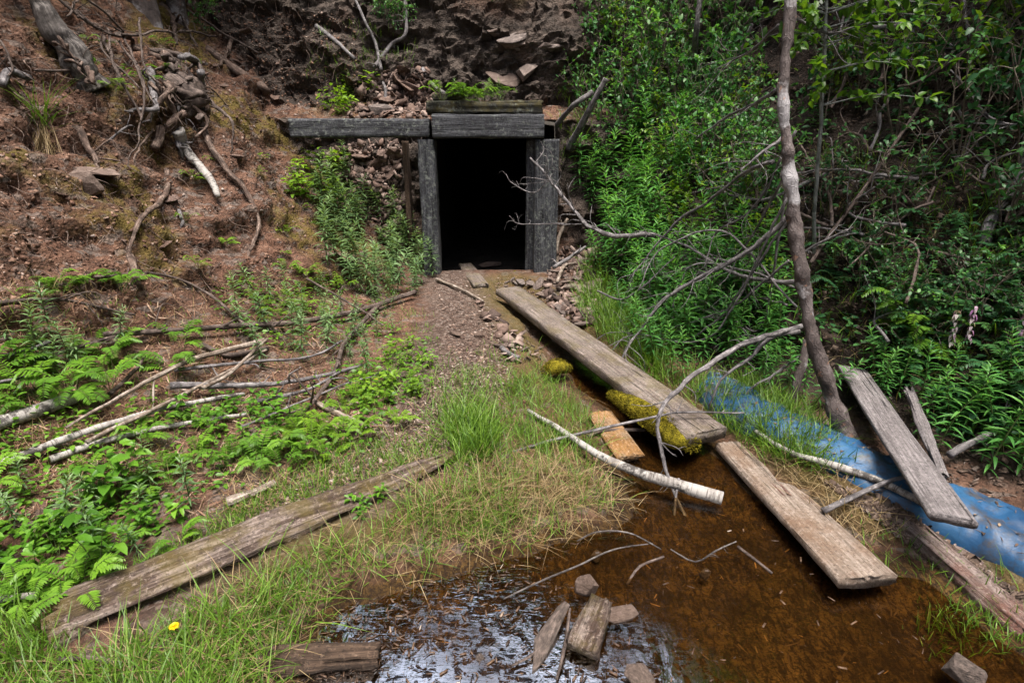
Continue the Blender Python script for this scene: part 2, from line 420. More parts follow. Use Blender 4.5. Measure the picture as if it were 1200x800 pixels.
# ------------------------------------------------------------------ ground material
def mat_ground():
    n = NT('soil'); w = n.coord('Object')
    big = n.noise(w, 1.7, 6, .62, .3); mid = n.noise(w, 7, 7, .68, .3); fin = n.noise(w, 38, 6, .72); vo = n.voro(w, 46, 'F1', 1); ve = n.voro(w, 46, 'F1', 0)
    v2 = n.voro(n.coord('Object', (1, 1, 2.2)), 15, 'F1', 1)
    dirt = n.ramp(mid, [(.36, (.022, .012, .008)), (.50, (.118, .058, .037)), (.70, (.235, .140, .098))])
    dirt = n.mix(n.ramp(big, [(.4, 0.0), (.66, .5)]), dirt, (.165, .100, .072))
    sepv = n.n('SeparateColor'); n.set(sepv.inputs[0], v2)
    dirt = n.mix(n.ramp(sepv.outputs[0], [(.72, 0.0), (.86, .5)]), dirt, (.19, .17, .155))
    dirt = n.mix(n.ramp(fin, [(.36, .85), (.52, 0.0)]), dirt, (.03, .019, .014))
    moss = n.mix(fin, (.04, .036, .008), (.16, .115, .022))
    c = n.mix(n.math('MULTIPLY', n.attr('moss'), n.ramp(mid, [(.42, 0.0), (.55, .9)])), dirt, moss)
    sepc = n.n('SeparateColor'); n.set(sepc.inputs[0], vo)
    chips = n.ramp(sepc.outputs[0], [(0, (.045, .030, .024)), (.4, (.13, .088, .070)), (.75, (.20, .145, .118)), (1, (.30, .25, .22))])
    chips = n.mix(n.ramp(ve, [(.0, 0.0), (.5, .55)]), chips, (.04, .025, .02))
    c = n.mix(n.attr('path'), c, chips)
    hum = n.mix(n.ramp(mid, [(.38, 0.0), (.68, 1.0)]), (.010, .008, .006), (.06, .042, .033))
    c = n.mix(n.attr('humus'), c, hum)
    gr = n.mix(fin, (.05, .045, .012), (.14, .105, .032))
    c = n.mix(n.attr('grassy'), c, gr)
    rk = n.ramp(n.noise(n.coord('Object', (1, 1, 3)), 5, 7, .68, .4), [(.3, (.014, .012, .011)), (.52, (.055, .043, .036)), (.72, (.125, .098, .083))])
    c = n.mix(n.attr('rock'), c, rk)
    silt = n.ramp(n.noise(w, 3.4, 6, .66, .5), [(.3, (.025, .013, .004)), (.5, (.080, .044, .012)), (.72, (.165, .094, .028))])
    silt = n.mix(n.ramp(n.noise(n.coord('Object', (2.2, 1, 1)), 21, 6, .75, .8), [(.45, .92), (.56, 0.0)]), silt, (.020, .010, .004))
    silt = n.mix(n.ramp(n.noise(n.coord('Object', (1, 2.6, 1)), 48, 4, .7, 1.5), [(.40, .85), (.49, 0.0)]), silt, (.016, .009, .004))
    c = n.mix(n.attr('wet'), c, silt)
    h = n.math('ADD', n.math('MULTIPLY', mid, 1.0), n.math('MULTIPLY', fin, .55)); h = n.math('SUBTRACT', h, n.math('MULTIPLY', ve, .35))
    return n.done(n.bsdf(c, .88, n.bump(h, 1.0, .045), .2).outputs[0])
terr = MB().add(TV, [quads])
rockface = rocky.ravel()[quads].mean(1) > .35
ter = terr.build('ground', mat_ground(), attrs={'path': a_path.ravel(), 'moss': a_moss.ravel(), 'humus': a_humus.ravel(), 'grassy': a_grassy.ravel(), 'rock': rocky.ravel(), 'wet': wet.ravel()})
ter.data.polygons.foreach_set('use_smooth', ~rockface); tag(ter, kind='structure')

def mat_water():
    n = NT('pond_water'); w = n.coord('Object')
    h1 = n.noise(n.coord('Object', (3.0, 1.2, 1)), 7, 3, .55, .8); h2 = n.noise(n.coord('Object', (1.2, 3.2, 1)), 26, 3, .6, .8)
    calm = n.ramp(n.noise(w, 1.1, 3), [(.35, .25), (.6, 1.0)])
    nm = n.bump(n.math('MULTIPLY', n.math('ADD', h1, n.math('MULTIPLY', h2, .35)), calm), .16, .02)
    tr = n.n('BsdfTransparent'); n.set(tr.inputs[0], (.72, .60, .42))
    gl = n.n('BsdfGlossy'); gl.inputs['Roughness'].default_value = .04; n.set(gl.inputs['Normal'], nm)
    fr = n.n('Fresnel'); fr.inputs[0].default_value = 1.36; n.set(fr.inputs['Normal'], nm)
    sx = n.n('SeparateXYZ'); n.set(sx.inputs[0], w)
    where = n.ramp(n.math('ADD', sx.outputs[0], n.math('MULTIPLY', n.math('ADD', sx.outputs[1], -1.62), 1.1)), [(.02, 1.0), (.42, 0.0)])  # area of the pool where the sky glints are painted in
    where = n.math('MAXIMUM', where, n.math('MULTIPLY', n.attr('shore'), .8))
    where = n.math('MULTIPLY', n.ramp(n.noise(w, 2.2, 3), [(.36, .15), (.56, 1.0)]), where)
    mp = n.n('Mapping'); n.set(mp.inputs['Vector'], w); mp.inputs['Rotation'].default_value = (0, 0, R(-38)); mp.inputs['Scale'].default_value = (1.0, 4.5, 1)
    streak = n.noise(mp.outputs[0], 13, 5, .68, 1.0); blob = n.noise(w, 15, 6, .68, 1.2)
    sky_glint = n.math('MAXIMUM', n.ramp(streak, [(.54, 0.0), (.575, 1.0)]), n.ramp(n.math('ADD', blob, n.math('MULTIPLY', n.math('SUBTRACT', 1.50, sx.outputs[1]), .32)), [(.53, 0.0), (.555, 1.0)]))
    sky_glint = n.math('MULTIPLY', n.math('MULTIPLY', sky_glint, where), .9)   # extra mirror patches that paint bright sky glints onto the water
    fac = n.math('ADD', n.math('MULTIPLY', fr.outputs[0], 1.1), sky_glint)
    mx = n.n('MixShader'); n.set(mx.inputs[0], fac); n.t.links.new(tr.outputs[0], mx.inputs[1]); n.t.links.new(gl.outputs[0], mx.inputs[2])
    return n.done(mx.outputs[0])
wb = MB(); lo, hi = POND.min(0) - .3, POND.max(0) + .3
gx_, gy_ = np.meshgrid(np.linspace(lo[0], hi[0], 130), np.linspace(lo[1], hi[1], 130))
gi = np.arange(16900).reshape(130, 130); wq = np.stack((gi[:-1, :-1], gi[:-1, 1:], gi[1:, 1:], gi[1:, :-1]), -1).reshape(-1, 4)
wv = np.stack((gx_, gy_, gx_ * 0), -1).reshape(-1, 3)
wc = wv[wq].mean(1)[:, :2]; wq = wq[inside(wc, POND) | (seg_dist(wc, POND, True) < .25)]
wsd = seg_dist(wv[:, :2], POND, True)
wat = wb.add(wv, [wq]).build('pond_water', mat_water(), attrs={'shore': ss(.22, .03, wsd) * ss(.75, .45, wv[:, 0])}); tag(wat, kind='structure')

# tunnel behind the portal: rough rock walls, roof, floor and end wall
def tunnel():
    mb = MB(); sec = [(PX0 - .01, -.02), (PX0 - .02, .5), (PX0 - .02, 1.2), (PX0, PTOP + .03), (-.6, PTOP + .08), (-.25, PTOP + .1), (.1, PTOP + .08), (PX1, PTOP + .03), (PX1 + .02, 1.2), (PX1 + .02, .5), (PX1 + .01, -.02), (.1, .03), (-.25, .05), (-.6, .03)]
    yy = np.linspace(PYF - .03, 14, 90); k = len(sec); v = []
    for i, y in enumerate(yy):
        for (x, z) in sec: v.append((x, y, z))
    v = np.array(v); am = .05 * ss(PYF, PYF + .5, v[:, 1]); c = np.array((-.26, 0, .85))
    out = unit((v - c) * (1, 0, 1)); v = v + out * (am * (1 + fbm(v, 2.5, 4, 5)))[:, None]
    i = np.arange(len(yy) - 1)[:, None] * k; j = np.arange(k)[None]; j2 = (j + 1) % k
    qd = np.stack((i + j, i + k + j, i + k + j2, i + j2), -1).reshape(-1, 4)
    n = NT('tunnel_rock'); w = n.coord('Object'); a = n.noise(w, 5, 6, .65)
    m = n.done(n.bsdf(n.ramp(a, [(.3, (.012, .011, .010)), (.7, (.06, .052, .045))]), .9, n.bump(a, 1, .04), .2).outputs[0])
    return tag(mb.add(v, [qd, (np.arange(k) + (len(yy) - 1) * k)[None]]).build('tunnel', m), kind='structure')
tunnel()

# ------------------------------------------------------------------ timber
def add_board(mb, L, W, Tk, seed=0, nx=60, wear=.006, jag=(.03, .03), wprof=None, warp=.01, round_=.012, oneside=False):
    """board along X, centred, top towards +Z"""
    nw, nh = 12, 4; s = []
    for k in range(nw): s.append((-.5 + k / nw, .5))
    for k in range(nh): s.append((.5, .5 - k / nh))
    for k in range(nw): s.append((.5 - k / nw, -.5))
    for k in range(nh): s.append((-.5, -.5 + k / nh))
    s = np.array(s); ns = len(s)
    x = np.linspace(-L / 2, L / 2, nx)
    wp = np.ones(nx) if wprof is None else np.interp(np.linspace(0, 1, nx), [a for a, b in wprof], [b for a, b in wprof])
    v = np.zeros((nx, ns, 3)); v[..., 0] = x[:, None]; v[..., 1] = s[:, 0] * W * wp[:, None]; v[..., 2] = s[:, 1] * Tk
    if oneside: v[..., 1] += ((wp - 1) * W * .5)[:, None]
    corner = (np.abs(np.abs(s[:, 0]) - .5) < 1e-6) & (np.abs(np.abs(s[:, 1]) - .5) < 1e-6)
    v[:, corner, 1] -= np.sign(s[corner, 0]) * round_ * .5; v[:, corner, 2] -= np.sign(s[corner, 1]) * round_ * .5
    g = v * (2.2, 30, 30) + seed * 13.7
    v[..., 2] += np.sign(s[:, 1])[None] * wear * fbm(g, 1, 3, seed) - .0
    v[..., 1] += np.where(np.abs(s[:, 0]) > .49, np.sign(s[:, 0]), 0)[None] * wear * 2.2 * fbm(v * (5, 1, 14) + seed, 1, 4, seed + 3)
    v[..., 2] += (warp * fbm(np.stack((x * .9 + seed, x * 0, x * 0), -1), 1, 2, seed))[:, None]
    e = fbm(np.stack((s[:, 0] * 9 + seed, s[:, 1] * 3, s[:, 0] * 0), -1), 1, 3, seed + 9)
    for end, sg, ja in ((0, -1, jag[0]), (1, 1, jag[1])):
        fall = ss(.12, 0, np.abs(x - sg * L / 2)); v[..., 0] -= sg * fall[:, None] * np.abs(e)[None] * ja * 2
    i = np.arange(nx - 1)[:, None] * ns; j = np.arange(ns)[None]; k = (j + 1) % ns
    qd = np.stack((i + j, i + ns + j, i + ns + k, i + k), -1).reshape(-1, 4)
    mb.add(v.reshape(-1, 3), [qd, np.arange(ns)[None], (np.arange(ns) + (nx - 1) * ns)[None, ::-1]])
    return mb
def frame_between(a, b, up=(0, 0, 1)):
    a, b = Vector(a), Vector(b); x = (b - a).normalized(); u = Vector(up); y = u.cross(x).normalized(); z = x.cross(y)
    m = Matrix((x, y, z)).transposed().to_4x4(); m.translation = (a + b) / 2
    return m, (b - a).length
def board(name, mat, a, b, W, Tk, label=None, cat=None, up=(0, 0, 1), parent=None, smooth=False, **kw):
    m, L = frame_between(a, b, up)
    o = add_board(MB(), L, W, Tk, **kw).build(name, mat, smooth=smooth)
    if parent: o.parent = parent
    o.matrix_world = m
    return tag(o, label, cat)

M = {}
M['portal'] = mat_wood('portal_timber', (.135, .14, .155), (.040, .042, .050), (.007, .007, .009), lichen=.5)
M['portal_moss'] = mat_wood('mossy_header', (.05, .048, .04), (.022, .021, .017), (.008, .008, .007), moss=.10, lichen=.35)
M['plank'] = mat_wood('old_plank', (.27, .225, .20), (.14, .112, .098), (.045, .034, .03), moss=.10, lichen=.15)
M['brown'] = mat_wood('wet_plank', (.36, .30, .255), (.235, .185, .15), (.075, .05, .036), rust=(.16, .10, .065))
M['orange'] = mat_wood('stained_board', (.42, .33, .24), (.24, .155, .085), (.07, .04, .02), rust=(.24, .115, .03))
M['grey'] = mat_wood('grey_board', (.29, .265, .27), (.165, .148, .150), (.055, .048, .050))
M['rotten'] = mat_wood('rotten_plank', (.32, .265, .245), (.17, .12, .105), (.05, .032, .028), rust=(.13, .055, .04))
M['log'] = mat_wood('old_beam', (.30, .245, .215), (.070, .046, .036), (.012, .008, .006), moss=.16, rust=(.040, .022, .015), stretch=(1.0, 15, 15))
M['darklog'] = mat_wood('wet_log', (.15, .10, .07), (.06, .038, .026), (.015, .011, .009))
M['stick_dark'] = mat_bark('dark_bark', (.028, .021, .018), (.075, .055, .047), (.16, .125, .11))
M['stick_grey'] = mat_bark('grey_dead_wood', (.042, .038, .040), (.125, .115, .118), (.26, .245, .25))
M['stick_tan'] = mat_bark('peeled_dead_wood', (.07, .05, .037), (.20, .16, .13), (.35, .31, .275))
M['snag'] = mat_bark('rotten_snag', (.022, .019, .018), (.075, .066, .062), (.18, .165, .155))
M['root'] = mat_bark('root_bark', (.022, .015, .012), (.10, .066, .052), (.23, .175, .145))
M['birch'] = mat_bark('birch_bark', (.03, .026, .024), (.14, .125, .115), (.31, .295, .28), 'birch')
M['pine'] = mat_bark('flaking_bark', (.022, .018, .018), (.075, .060, .057), (.165, .142, .14), 'pine')
M['sap'] = mat_bark('sapling_bark', (.055, .062, .055), (.145, .155, .15), (.24, .25, .24))
M['rock'] = mat_rock('slate_rock', (.045, .038, .036), (.135, .11, .10), (.26, .22, .20))
M['rock_red'] = mat_rock('red_rock', (.04, .026, .021), (.115, .076, .062), (.22, .16, .135))
M['rock_wet'] = mat_rock('wet_rock', (.024, .020, .018), (.085, .066, .057), (.20, .155, .135))

YF = 6.2                                                             # front face of the portal timbers
portal = empty('mine_portal', (P(567, 325, YF)[0], YF, .1), 'dark timber portal frame of the mine entrance with a long side beam', 'mine entrance')
def timber(name, u0, v0, u1, v1, yf, depth, mat=M['portal'], label=None, vertical=False, seed=1, wear=.006, jag=(.01, .01), zlow=None):
    c0, c1 = P(u0, v0, yf), P(u1, v1, yf)
    x0, x1, zt, zb = min(c0[0], c1[0]), max(c0[0], c1[0]), max(c0[2], c1[2]), min(c0[2], c1[2])
    if zlow is not None: zb = zlow
    xm, zm = (x0 + x1) / 2, (zt + zb) / 2
    if vertical: a, b, W, Tk, up = (xm, yf + depth / 2, zb), (xm, yf + depth / 2, zt), x1 - x0, depth, (0, -1, 0)
    else: a, b, W, Tk, up = (x0, yf + depth / 2, zm), (x1, yf + depth / 2, zm), zt - zb, depth, (0, -1, 0)
    o = board(name, mat, a, b, W, Tk, label, up=up, seed=seed, nx=70, wear=wear, jag=jag)
    o.parent = portal; o.matrix_parent_inverse = Matrix.Translation(-Vector(portal.location))
    return o
bpy.context.view_layer.update()
timber('post', 488, 163, 516, 325, YF + .03, .24, vertical=True, seed=2, zlow=-.05)
timber('post', 627, 163, 652, 322, YF + .05, .24, vertical=True, seed=3, zlow=-.05)
timber('post', 617, 163, 630, 322, YF + .20, .16, vertical=True, seed=6, label='narrow inner post against the right post', zlow=-.05)
timber('post', 470, 165, 486, 320, YF + .24, .16, vertical=True, seed=7, label='near-black upright standing in for the shaded gap beside the left post', zlow=-.05, mat=M['darklog'])  # added upright, coloured nearly black in place of the gap's shade
timber('lintel', 505, 133.5, 638, 162, YF, .26, seed=4)
timber('header_beam', 498, 118, 637, 133, YF + .07, .30, mat=M['portal_moss'], seed=5, wear=.014, jag=(.03, .03), label='moss-covered header beam')
timber('side_beam', 336, 139, 504, 161, YF + .015, .16, seed=8, jag=(.03, .02), label='long beam running into the left bank')
timber('ledge_board', 505, 109, 545, 118, YF + .22, .2, mat=M['portal_moss'], seed=9, jag=(.03, .03))
# planks
def pt(u, v, z): return G(u, v, z)
board('plank', M['plank'], pt(595, 341, .20), pt(829, 512, .13), .26, .075, 'long grey plank running from the mine entrance to the pool', 'plank', seed=21, nx=160, wear=.007, jag=(.03, .012))
board('plank', M['brown'], pt(857, 521, .045), pt(1013, 683, .06), .20, .05, 'pale brown plank with a notched edge lying half in the water', 'plank', seed=22, nx=110, wear=.005, jag=(.02, .02),
      wprof=[(0, .72), (.25, .78), (.35, .72), (.385, .66), (.42, .98), (.5, 1.06), (.75, 1.12), (1, 1.18)], oneside=True)
board('wood_chunk', M['rotten'], pt(905, 563, .07), pt(924, 583, .075), .05, .03, 'small reddish rotten wood piece stuck in the notch of the pale brown plank', 'wood', seed=33, nx=24, wear=.01, jag=(.03, .03))
board('plank', M['orange'], pt(702, 484, .06), pt(740, 538, .012), .16, .03, 'short orange stained board sloping into the water', 'plank', seed=23, wear=.004)
board('plank', M['grey'], T(997, 433, .05), pt(1117, 610, .30), .155, .035, 'weathered grey board lying across the blue sheeting', 'plank', seed=24, nx=90, wear=.0012, jag=(.008, .006), up=(-.1, -.5, 1))
board('plank', M['rotten'], pt(1028, 588, .06), pt(1215, 745, .02), .12, .06, 'rotten reddish plank with ragged edges at the edge of the pool', 'plank', seed=25, nx=120, wear=.022, jag=(.12, .05))
board('plank', M['rotten'], pt(1120, 640, .05), pt(1225, 715, .02), .09, .045, 'dark rotten board half buried behind the reddish plank', 'plank', seed=31, nx=80, wear=.02, jag=(.1, .05))
board('plank', M['plank'], P(545, 310, 6.9), pt(564, 336, .16), .17, .05, 'short plank lying on the floor of the mine mouth', 'plank', seed=26)
board('wooden_beam', M['log'], pt(52, 748, .065), pt(532, 543, .075), .19, .16, 'thick weathered beam with mossy side lying in the grass', 'beam', seed=27, nx=200, wear=.032, jag=(.09, .12), wprof=[(0, .8), (.06, 1.0), (.3, 1.05), (.5, .92), (.8, .72), (1, .36)], warp=.05, round_=.055, up=(.18, -.3, 1))
board('wooden_stake', M['grey'], T(1062, 487, .18), pt(1106, 562, .20), .045, .03, 'narrow split grey stake beside the weathered board', 'stake', seed=28, wear=.006, jag=(.05, .03))
board('log', M['darklog'], pt(300, 776, .03), pt(446, 768, .02), .075, .06, 'short black rotten log lying at the edge of the pool', 'log', seed=29, wear=.02, round_=.03)
board('wood_chunk', M['log'], pt(681, 762, .03), pt(706, 700, .07), .115, .04, 'broken grey wood slab standing in shallow water between two stones', 'wood', seed=30, nx=40, wear=.012, jag=(.01, .07), wprof=[(0, 1.15), (.6, 1.0), (1, .8)])

# ------------------------------------------------------------------ rocks
def rock_mesh(size, seed, pts=16, squash=None):
    rg = np.random.default_rng(seed); bm = bmesh.new()
    p = unit(rg.normal(size=(pts, 3))) * rg.uniform(.75, 1.0, (pts, 1)); p = np.sign(p) * np.abs(p) ** .6
    for a in p * np.array(size) * .55: bm.verts.new(a)
    r = bmesh.ops.convex_hull(bm, input=bm.verts)
    bmesh.ops.delete(bm, geom=[g for g in r['geom_interior'] if isinstance(g, bmesh.types.BMVert)], context='VERTS')
    bmesh.ops.bevel(bm, geom=bm.edges[:], offset=min(size) * .07, segments=1, affect='EDGES', clamp_overlap=True)
    bmesh.ops.triangulate(bm, faces=bm.faces[:])
    bmesh.ops.subdivide_edges(bm, edges=bm.edges[:], cuts=1, use_grid_fill=True)
    co = np.array([v.co[:] for v in bm.verts]); dd = fbm(co, 2.2 / max(size), 3, seed) * min(size) * .10
    nn = unit(co)
    for v, d, n_ in zip(bm.verts, dd, nn): v.co += Vector(n_ * d)
    me = bpy.data.meshes.new('rock'); bm.to_mesh(me); bm.free(); return me
ROCKS = [rock_mesh(s, 300 + i) for i, s in enumerate([(1, .7, .28), (1, .55, .35), (1, .8, .2), (.9, .7, .5), (1, .45, .22), (.8, .8, .45)])]
for me in ROCKS: me.materials.append(M['rock'])
ROCKS_R = [m_.copy() for m_ in ROCKS]
for me in ROCKS_R: me.materials.clear(); me.materials.append(M['rock_red'])
ROCKS_W = [m_.copy() for m_ in ROCKS]
for me in ROCKS_W: me.materials.clear(); me.materials.append(M['rock_wet'])
def rock(pos, scale, meshes, k, rot, label, group=None, name='rock', cat='rock'):
    o = bpy.data.objects.new(name, meshes[k % len(meshes)]); COL.objects.link(o); o.location = pos
    o.scale = (scale,) * 3 if np.ndim(scale) == 0 else scale; o.rotation_euler = rot
    return tag(o, label, cat, group)
def rubble(poly, n, smin, smax_, meshes, label, group, lift=.3, seed=1):
    rg = np.random.default_rng(seed)
    for (u, v) in sample(poly, n, rg):
        h, nn = TN(u, v)
        if h is None: continue
        s = smin + (smax_ - smin) * rg.random() ** 2
        rock(h + nn * s * lift * .3, (s, s, s * rg.uniform(.5, 1.0)), meshes, int(rg.choice([0, 1, 2, 2, 4, 4])), (rg.normal() * .45, rg.normal() * .45, rg.uniform(0, 6.3)), label, group)
rubble([(430, 95), (490, 75), (512, 125), (505, 138), (440, 138), (415, 120)], 28, .12, .34, ROCKS_R, 'broken reddish rock on the heap above the long side beam', 'rocks heaped above the side beam', seed=2)
rubble([(392, 175), (465, 168), (468, 260), (430, 245), (395, 215)], 20, .12, .34, ROCKS_R, 'angular rock in the rubble under the side beam', 'rubble under the side beam', seed=3)
rubble([(655, 295), (690, 300), (705, 360), (685, 385), (650, 365), (640, 330)], 40, .08, .26, ROCKS, 'loose rock slab piled at the foot of the right post', 'rocks at the foot of the right post', seed=4)
rubble([(560, 345), (600, 350), (640, 410), (610, 420), (575, 385)], 6, .04, .10, ROCKS, 'small stone along the path side of the long plank', 'stones along the long plank', seed=5)
rubble([(200, 20), (330, 40), (340, 130), (280, 170), (230, 110)], 18, .06, .20, ROCKS_R, 'stone sticking out of the bare earth bank', 'stones in the bare bank', lift=.0, seed=6)
rubble([(60, 150), (330, 190), (340, 300), (60, 300)], 13, .05, .14, ROCKS_R, 'small stone in the bare lower bank', 'small stones in the lower bank', lift=.1, seed=7)
rubble([(560, 20), (650, 30), (660, 110), (590, 100)], 10, .18, .5, ROCKS, 'dark angular rock in the face above the mine entrance', 'dark rocks in the face above the portal', lift=-.3, seed=8)
rubble([(572, 326), (640, 328), (655, 345), (620, 350), (590, 338)], 18, .06, .18, ROCKS, 'dark stone on the wet floor at the mine mouth', 'stones at the mine mouth', seed=15)
rock(T(96, 200, .04), (.42, .30, .20), ROCKS, 2, (.1, .15, .3), 'flat grey slab jutting from the left bank')
rock(T(105, 218, .0), (.22, .2, .5), ROCKS, 3, (.1, .1, .3), 'tall brown stone under the jutting slab')
rock(T(450, 132, .03), (.36, .2, .3), ROCKS, 3, (0, 0, .2), 'big rounded stone resting on the long side beam')
rock(T(533, 393, .02), (.17, .09, .1), ROCKS_W, 2, (0, 0, -.7), 'flat grey stone lying alone on the path')
rock(T(592, 407, .015), (.22, .15, .12), ROCKS_W, 2, (0, .1, .3), 'flat pale stone beside the path, next to the channel')
rock(T(562, 395, .015), (.10, .07, .1), ROCKS_W, 3, (0, 0, .3), 'small whitish stone on the path')
rock(T(575, 312, .03), (.34, .26, .2), ROCKS, 1, (0, 0, .6), 'mossy stone inside the mine mouth')
rock(pt(643, 742, .02), (.30, .14, .16), ROCKS_W, 4, (.25, -.12, 1.05), 'long pointed stone standing in the shallow water')
rock(pt(687, 686, .03), (.085, .10, .26), ROCKS_W, 1, (.2, .3, .2), 'upright stone behind the broken wood slab in the water')
rock(pt(727, 719, .005), (.14, .09, .16), ROCKS_W, 0, (0, 0, .2), 'low dark wet stone right of the broken wood slab')
rock(pt(748, 792, .02), (.10, .13, .18), ROCKS_W, 0, (0, .3, .4), 'wet stone at the bottom edge of the pool')
rock(pt(1128, 785, .02), (.12, .15, .14), ROCKS_W, 5, (0, .1, .4), 'grey stone in the lower right corner of the pool')
rock(pt(826, 672, -.02), (.06, .045, .09), ROCKS_W, 5, (0, 0, .4), 'small dark stone under the twigs in the water')
rock(pt(698, 651, -.02), (.07, .05, .09), ROCKS_W, 5, (0, 0, .7), 'round stone sunk below the curved twig')
rock(pt(562, 770, .0), (.03, .04, .06), ROCKS_W, 0, (0, 0, .7), 'tiny pale stone in the rippled water')
rock(pt(1185, 715, .03), (.18, .1, .16), ROCKS, 0, (0, 0, -.6), 'dark slab beside the rotten plank')

# moss cushions
def mat_moss():
    n = NT('moss'); w = n.coord('Object'); a = n.noise(w, 26, 5, .7); b = n.noise(w, 120, 3, .6)
    c = n.ramp(a, [(.32, (.045, .042, .005)), (.48, (.165, .14, .011)), (.64, (.33, .275, .024))])
    c = n.mix(n.ramp(b, [(.35, .8), (.55, 0.0)]), c, (.04, .03, .004))
    return n.done(n.bsdf(c, .95, n.bump(n.math('ADD', a, b), 1, .02), .1).outputs[0])
M['moss'] = mat_moss()
def cushion(pts, rad, label, seed, spr=1500):
    mb = MB(); c = spline(pts, 24); r = np.interp(np.linspace(0, 1, 24), np.linspace(0, 1, len(rad)), rad)
    add_tube(mb, c, r * .92, 24, 60, .45, seed=seed, flat=.8)
    rg = np.random.default_rng(seed); i = rg.integers(0, 24, spr); d = unit(rg.normal(size=(spr, 3)) + (0, 0, .25))
    base = c[i] + d * (r[i] * .90)[:, None] * (1, 1, .8); dd = unit(d + rg.normal(size=(spr, 3)) * .6)
    v, f = leaves(base, dd, unit(rg.normal(size=(spr, 3))), rg.uniform(.007, .017, spr), .005, .1)
    mb.add(v, f, tint=np.repeat(rg.random(spr), 8))
    return tag(mb.build('moss_cushion', M['moss']), label, 'moss')
cushion([pt(718, 463, .16), pt(745, 478, .15), pt(778, 500, .12), pt(810, 520, .10)], (.035, .075, .085, .055), 'thick golden moss growing on the edge of the long plank', 61, 7000)
cushion([pt(642, 434, .10), pt(652, 429, .12), pt(664, 431, .10)], (.05, .07, .04), 'yellow moss cushion on a stone in the channel', 62, 2600)
cushion([P(602, 322, 6.35), P(622, 325, 6.3)], (.06, .05), 'green moss lump at the foot of the right post', 63, 700)

# blue sheeting
def tarp():
    c = np.array([T(u, v) for u, v in [(832, 446), (868, 474), (925, 503), (1000, 541), (1090, 583), (1200, 634), (1300, 684)]]); c = spline(c, 150)
    t = unit(np.gradient(c, axis=0)); s = unit(np.cross(t, (0, 0, 1.0))); a = np.linspace(-1, 1, 25)
    wd = .155 + .03 * fbm(c, 2.2, 2, 5) ; wd = wd * ss(0, .08, np.linspace(0, 1, 150)) + .04
    v = c[:, None] + s[:, None] * (a[None, :, None] * wd[:, None, None])
    h = .115 * np.sqrt(np.clip(1 - a ** 2, 0, 1))[None] + .028 * fbm(v * (1, 1, .3), 10, 4, 7) - .03 * np.abs(fbm(v, 6, 3, 17)) + .03 * np.abs(fbm(v * (1, 1.6, 1), 5, 3, 9)) * -1
    v[..., 2] = c[:, None, 2] - .025 + h
    n_, m_ = 150, 25; i = np.arange(n_ * m_).reshape(n_, m_)
    qd = np.stack((i[:-1, :-1], i[1:, :-1], i[1:, 1:], i[:-1, 1:]), -1).reshape(-1, 4)
    global TARPV; TARPV = v.copy()
    bot = v.copy(); bot[..., 2] = c[:, None, 2] - .08
    mb = MB().add(v.reshape(-1, 3), [qd]).add(bot.reshape(-1, 3), [qd[:, ::-1]])
    for e in (0, m_ - 1):
        q2 = np.stack((i[:-1, e], i[1:, e], i[1:, e] + n_ * m_, i[:-1, e] + n_ * m_), -1); mb.f.append(q2)
    n = NT('blue_plastic'); w = n.coord('Object'); x = n.noise(w, 3.2, 5, .6, .3); f = n.noise(w, 22, 5, .7)
    col = n.ramp(x, [(.3, (.007, .036, .092)), (.5, (.013, .062, .148)), (.7, (.026, .092, .19))])
    col = n.mix(n.ramp(n.noise(w, 16, 6, .75, .6), [(.50, 0.0), (.68, .35)]), col, (.05, .075, .09))
    col = n.mix(n.ramp(n.noise(w, 5, 6, .75), [(.50, 0.0), (.62, .85)]), col, (.045, .038, .032))
    return tag(mb.build('plastic_sheeting', n.done(n.bsdf(col, .5, n.bump(n.math('ADD', x, n.math('MULTIPLY', f, .3)), .5, .02), .4).outputs[0])), 'crumpled strip of faded blue plastic sheeting along the bank', 'plastic sheet')
tarp()

# ------------------------------------------------------------------ sticks, roots
def px2m(px, p): return px / FPX * float(np.dot(np.asarray(p) - CAM, (0, cp, -sp)))
def tpath(px, lift): return [T(u, v, l) for (u, v), l in zip(px, np.broadcast_to(lift, len(px)))]
def stick(name, cat, mat, px, w, label, lift=.03, sides=8, tw=0, twl=.2, wob=.006, rough=.14, group=None, pts=None, seed=None, flat=1.0):
    """w: widths in the photograph's pixels at both ends"""
    p = pts if pts is not None else tpath(px, lift)
    p = np.array(p); m = px2m(1, p.mean(0)); rad = np.array(w) * .5 * m
    mb = MB(); sd = seed if seed is not None else abs(hash(px[0])) % 999 if px else 5
    c = add_tube(mb, p, rad, sides, None, rough, wob, sd, flat)
    if tw: twigs(mb, c, np.random.default_rng(sd), tw, twl, float(rad.mean()) * .5, 5, .2)
    return tag(mb.build(name, M[mat]), label, cat, group)
ST = lambda *a, **k: stick('fallen_branch', 'branch', *a, **k)
ST('stick_dark', [(-20, 364), (60, 357), (150, 373)], (5, 3), 'thin dark branch lying across the ferns at the left edge', .06, tw=4)
ST('stick_dark', [(120, 402), (200, 396), (275, 391), (350, 385), (420, 371), (487, 350)], (5, 8), 'longest dark fallen branch, ending in a broken knob near the path', .07, tw=5, twl=.3)
ST('stick_dark', [(287, 388), (240, 350), (190, 327), (108, 323)], (4, 3), 'thin dark branch arching over the bare slope', .05, tw=2)
ST('stick_dark', [(446, 362), (405, 408), (396, 440), (372, 478), (350, 500)], (7, 3), 'crooked dark branch curving down beside the path', .06, tw=5, twl=.25)
stick('birch_log', 'log', 'birch', [(-30, 512), (40, 492), (92, 473)], (17, 15), 'white birch log at the left edge under the ferns', .05, sides=14, rough=.06)
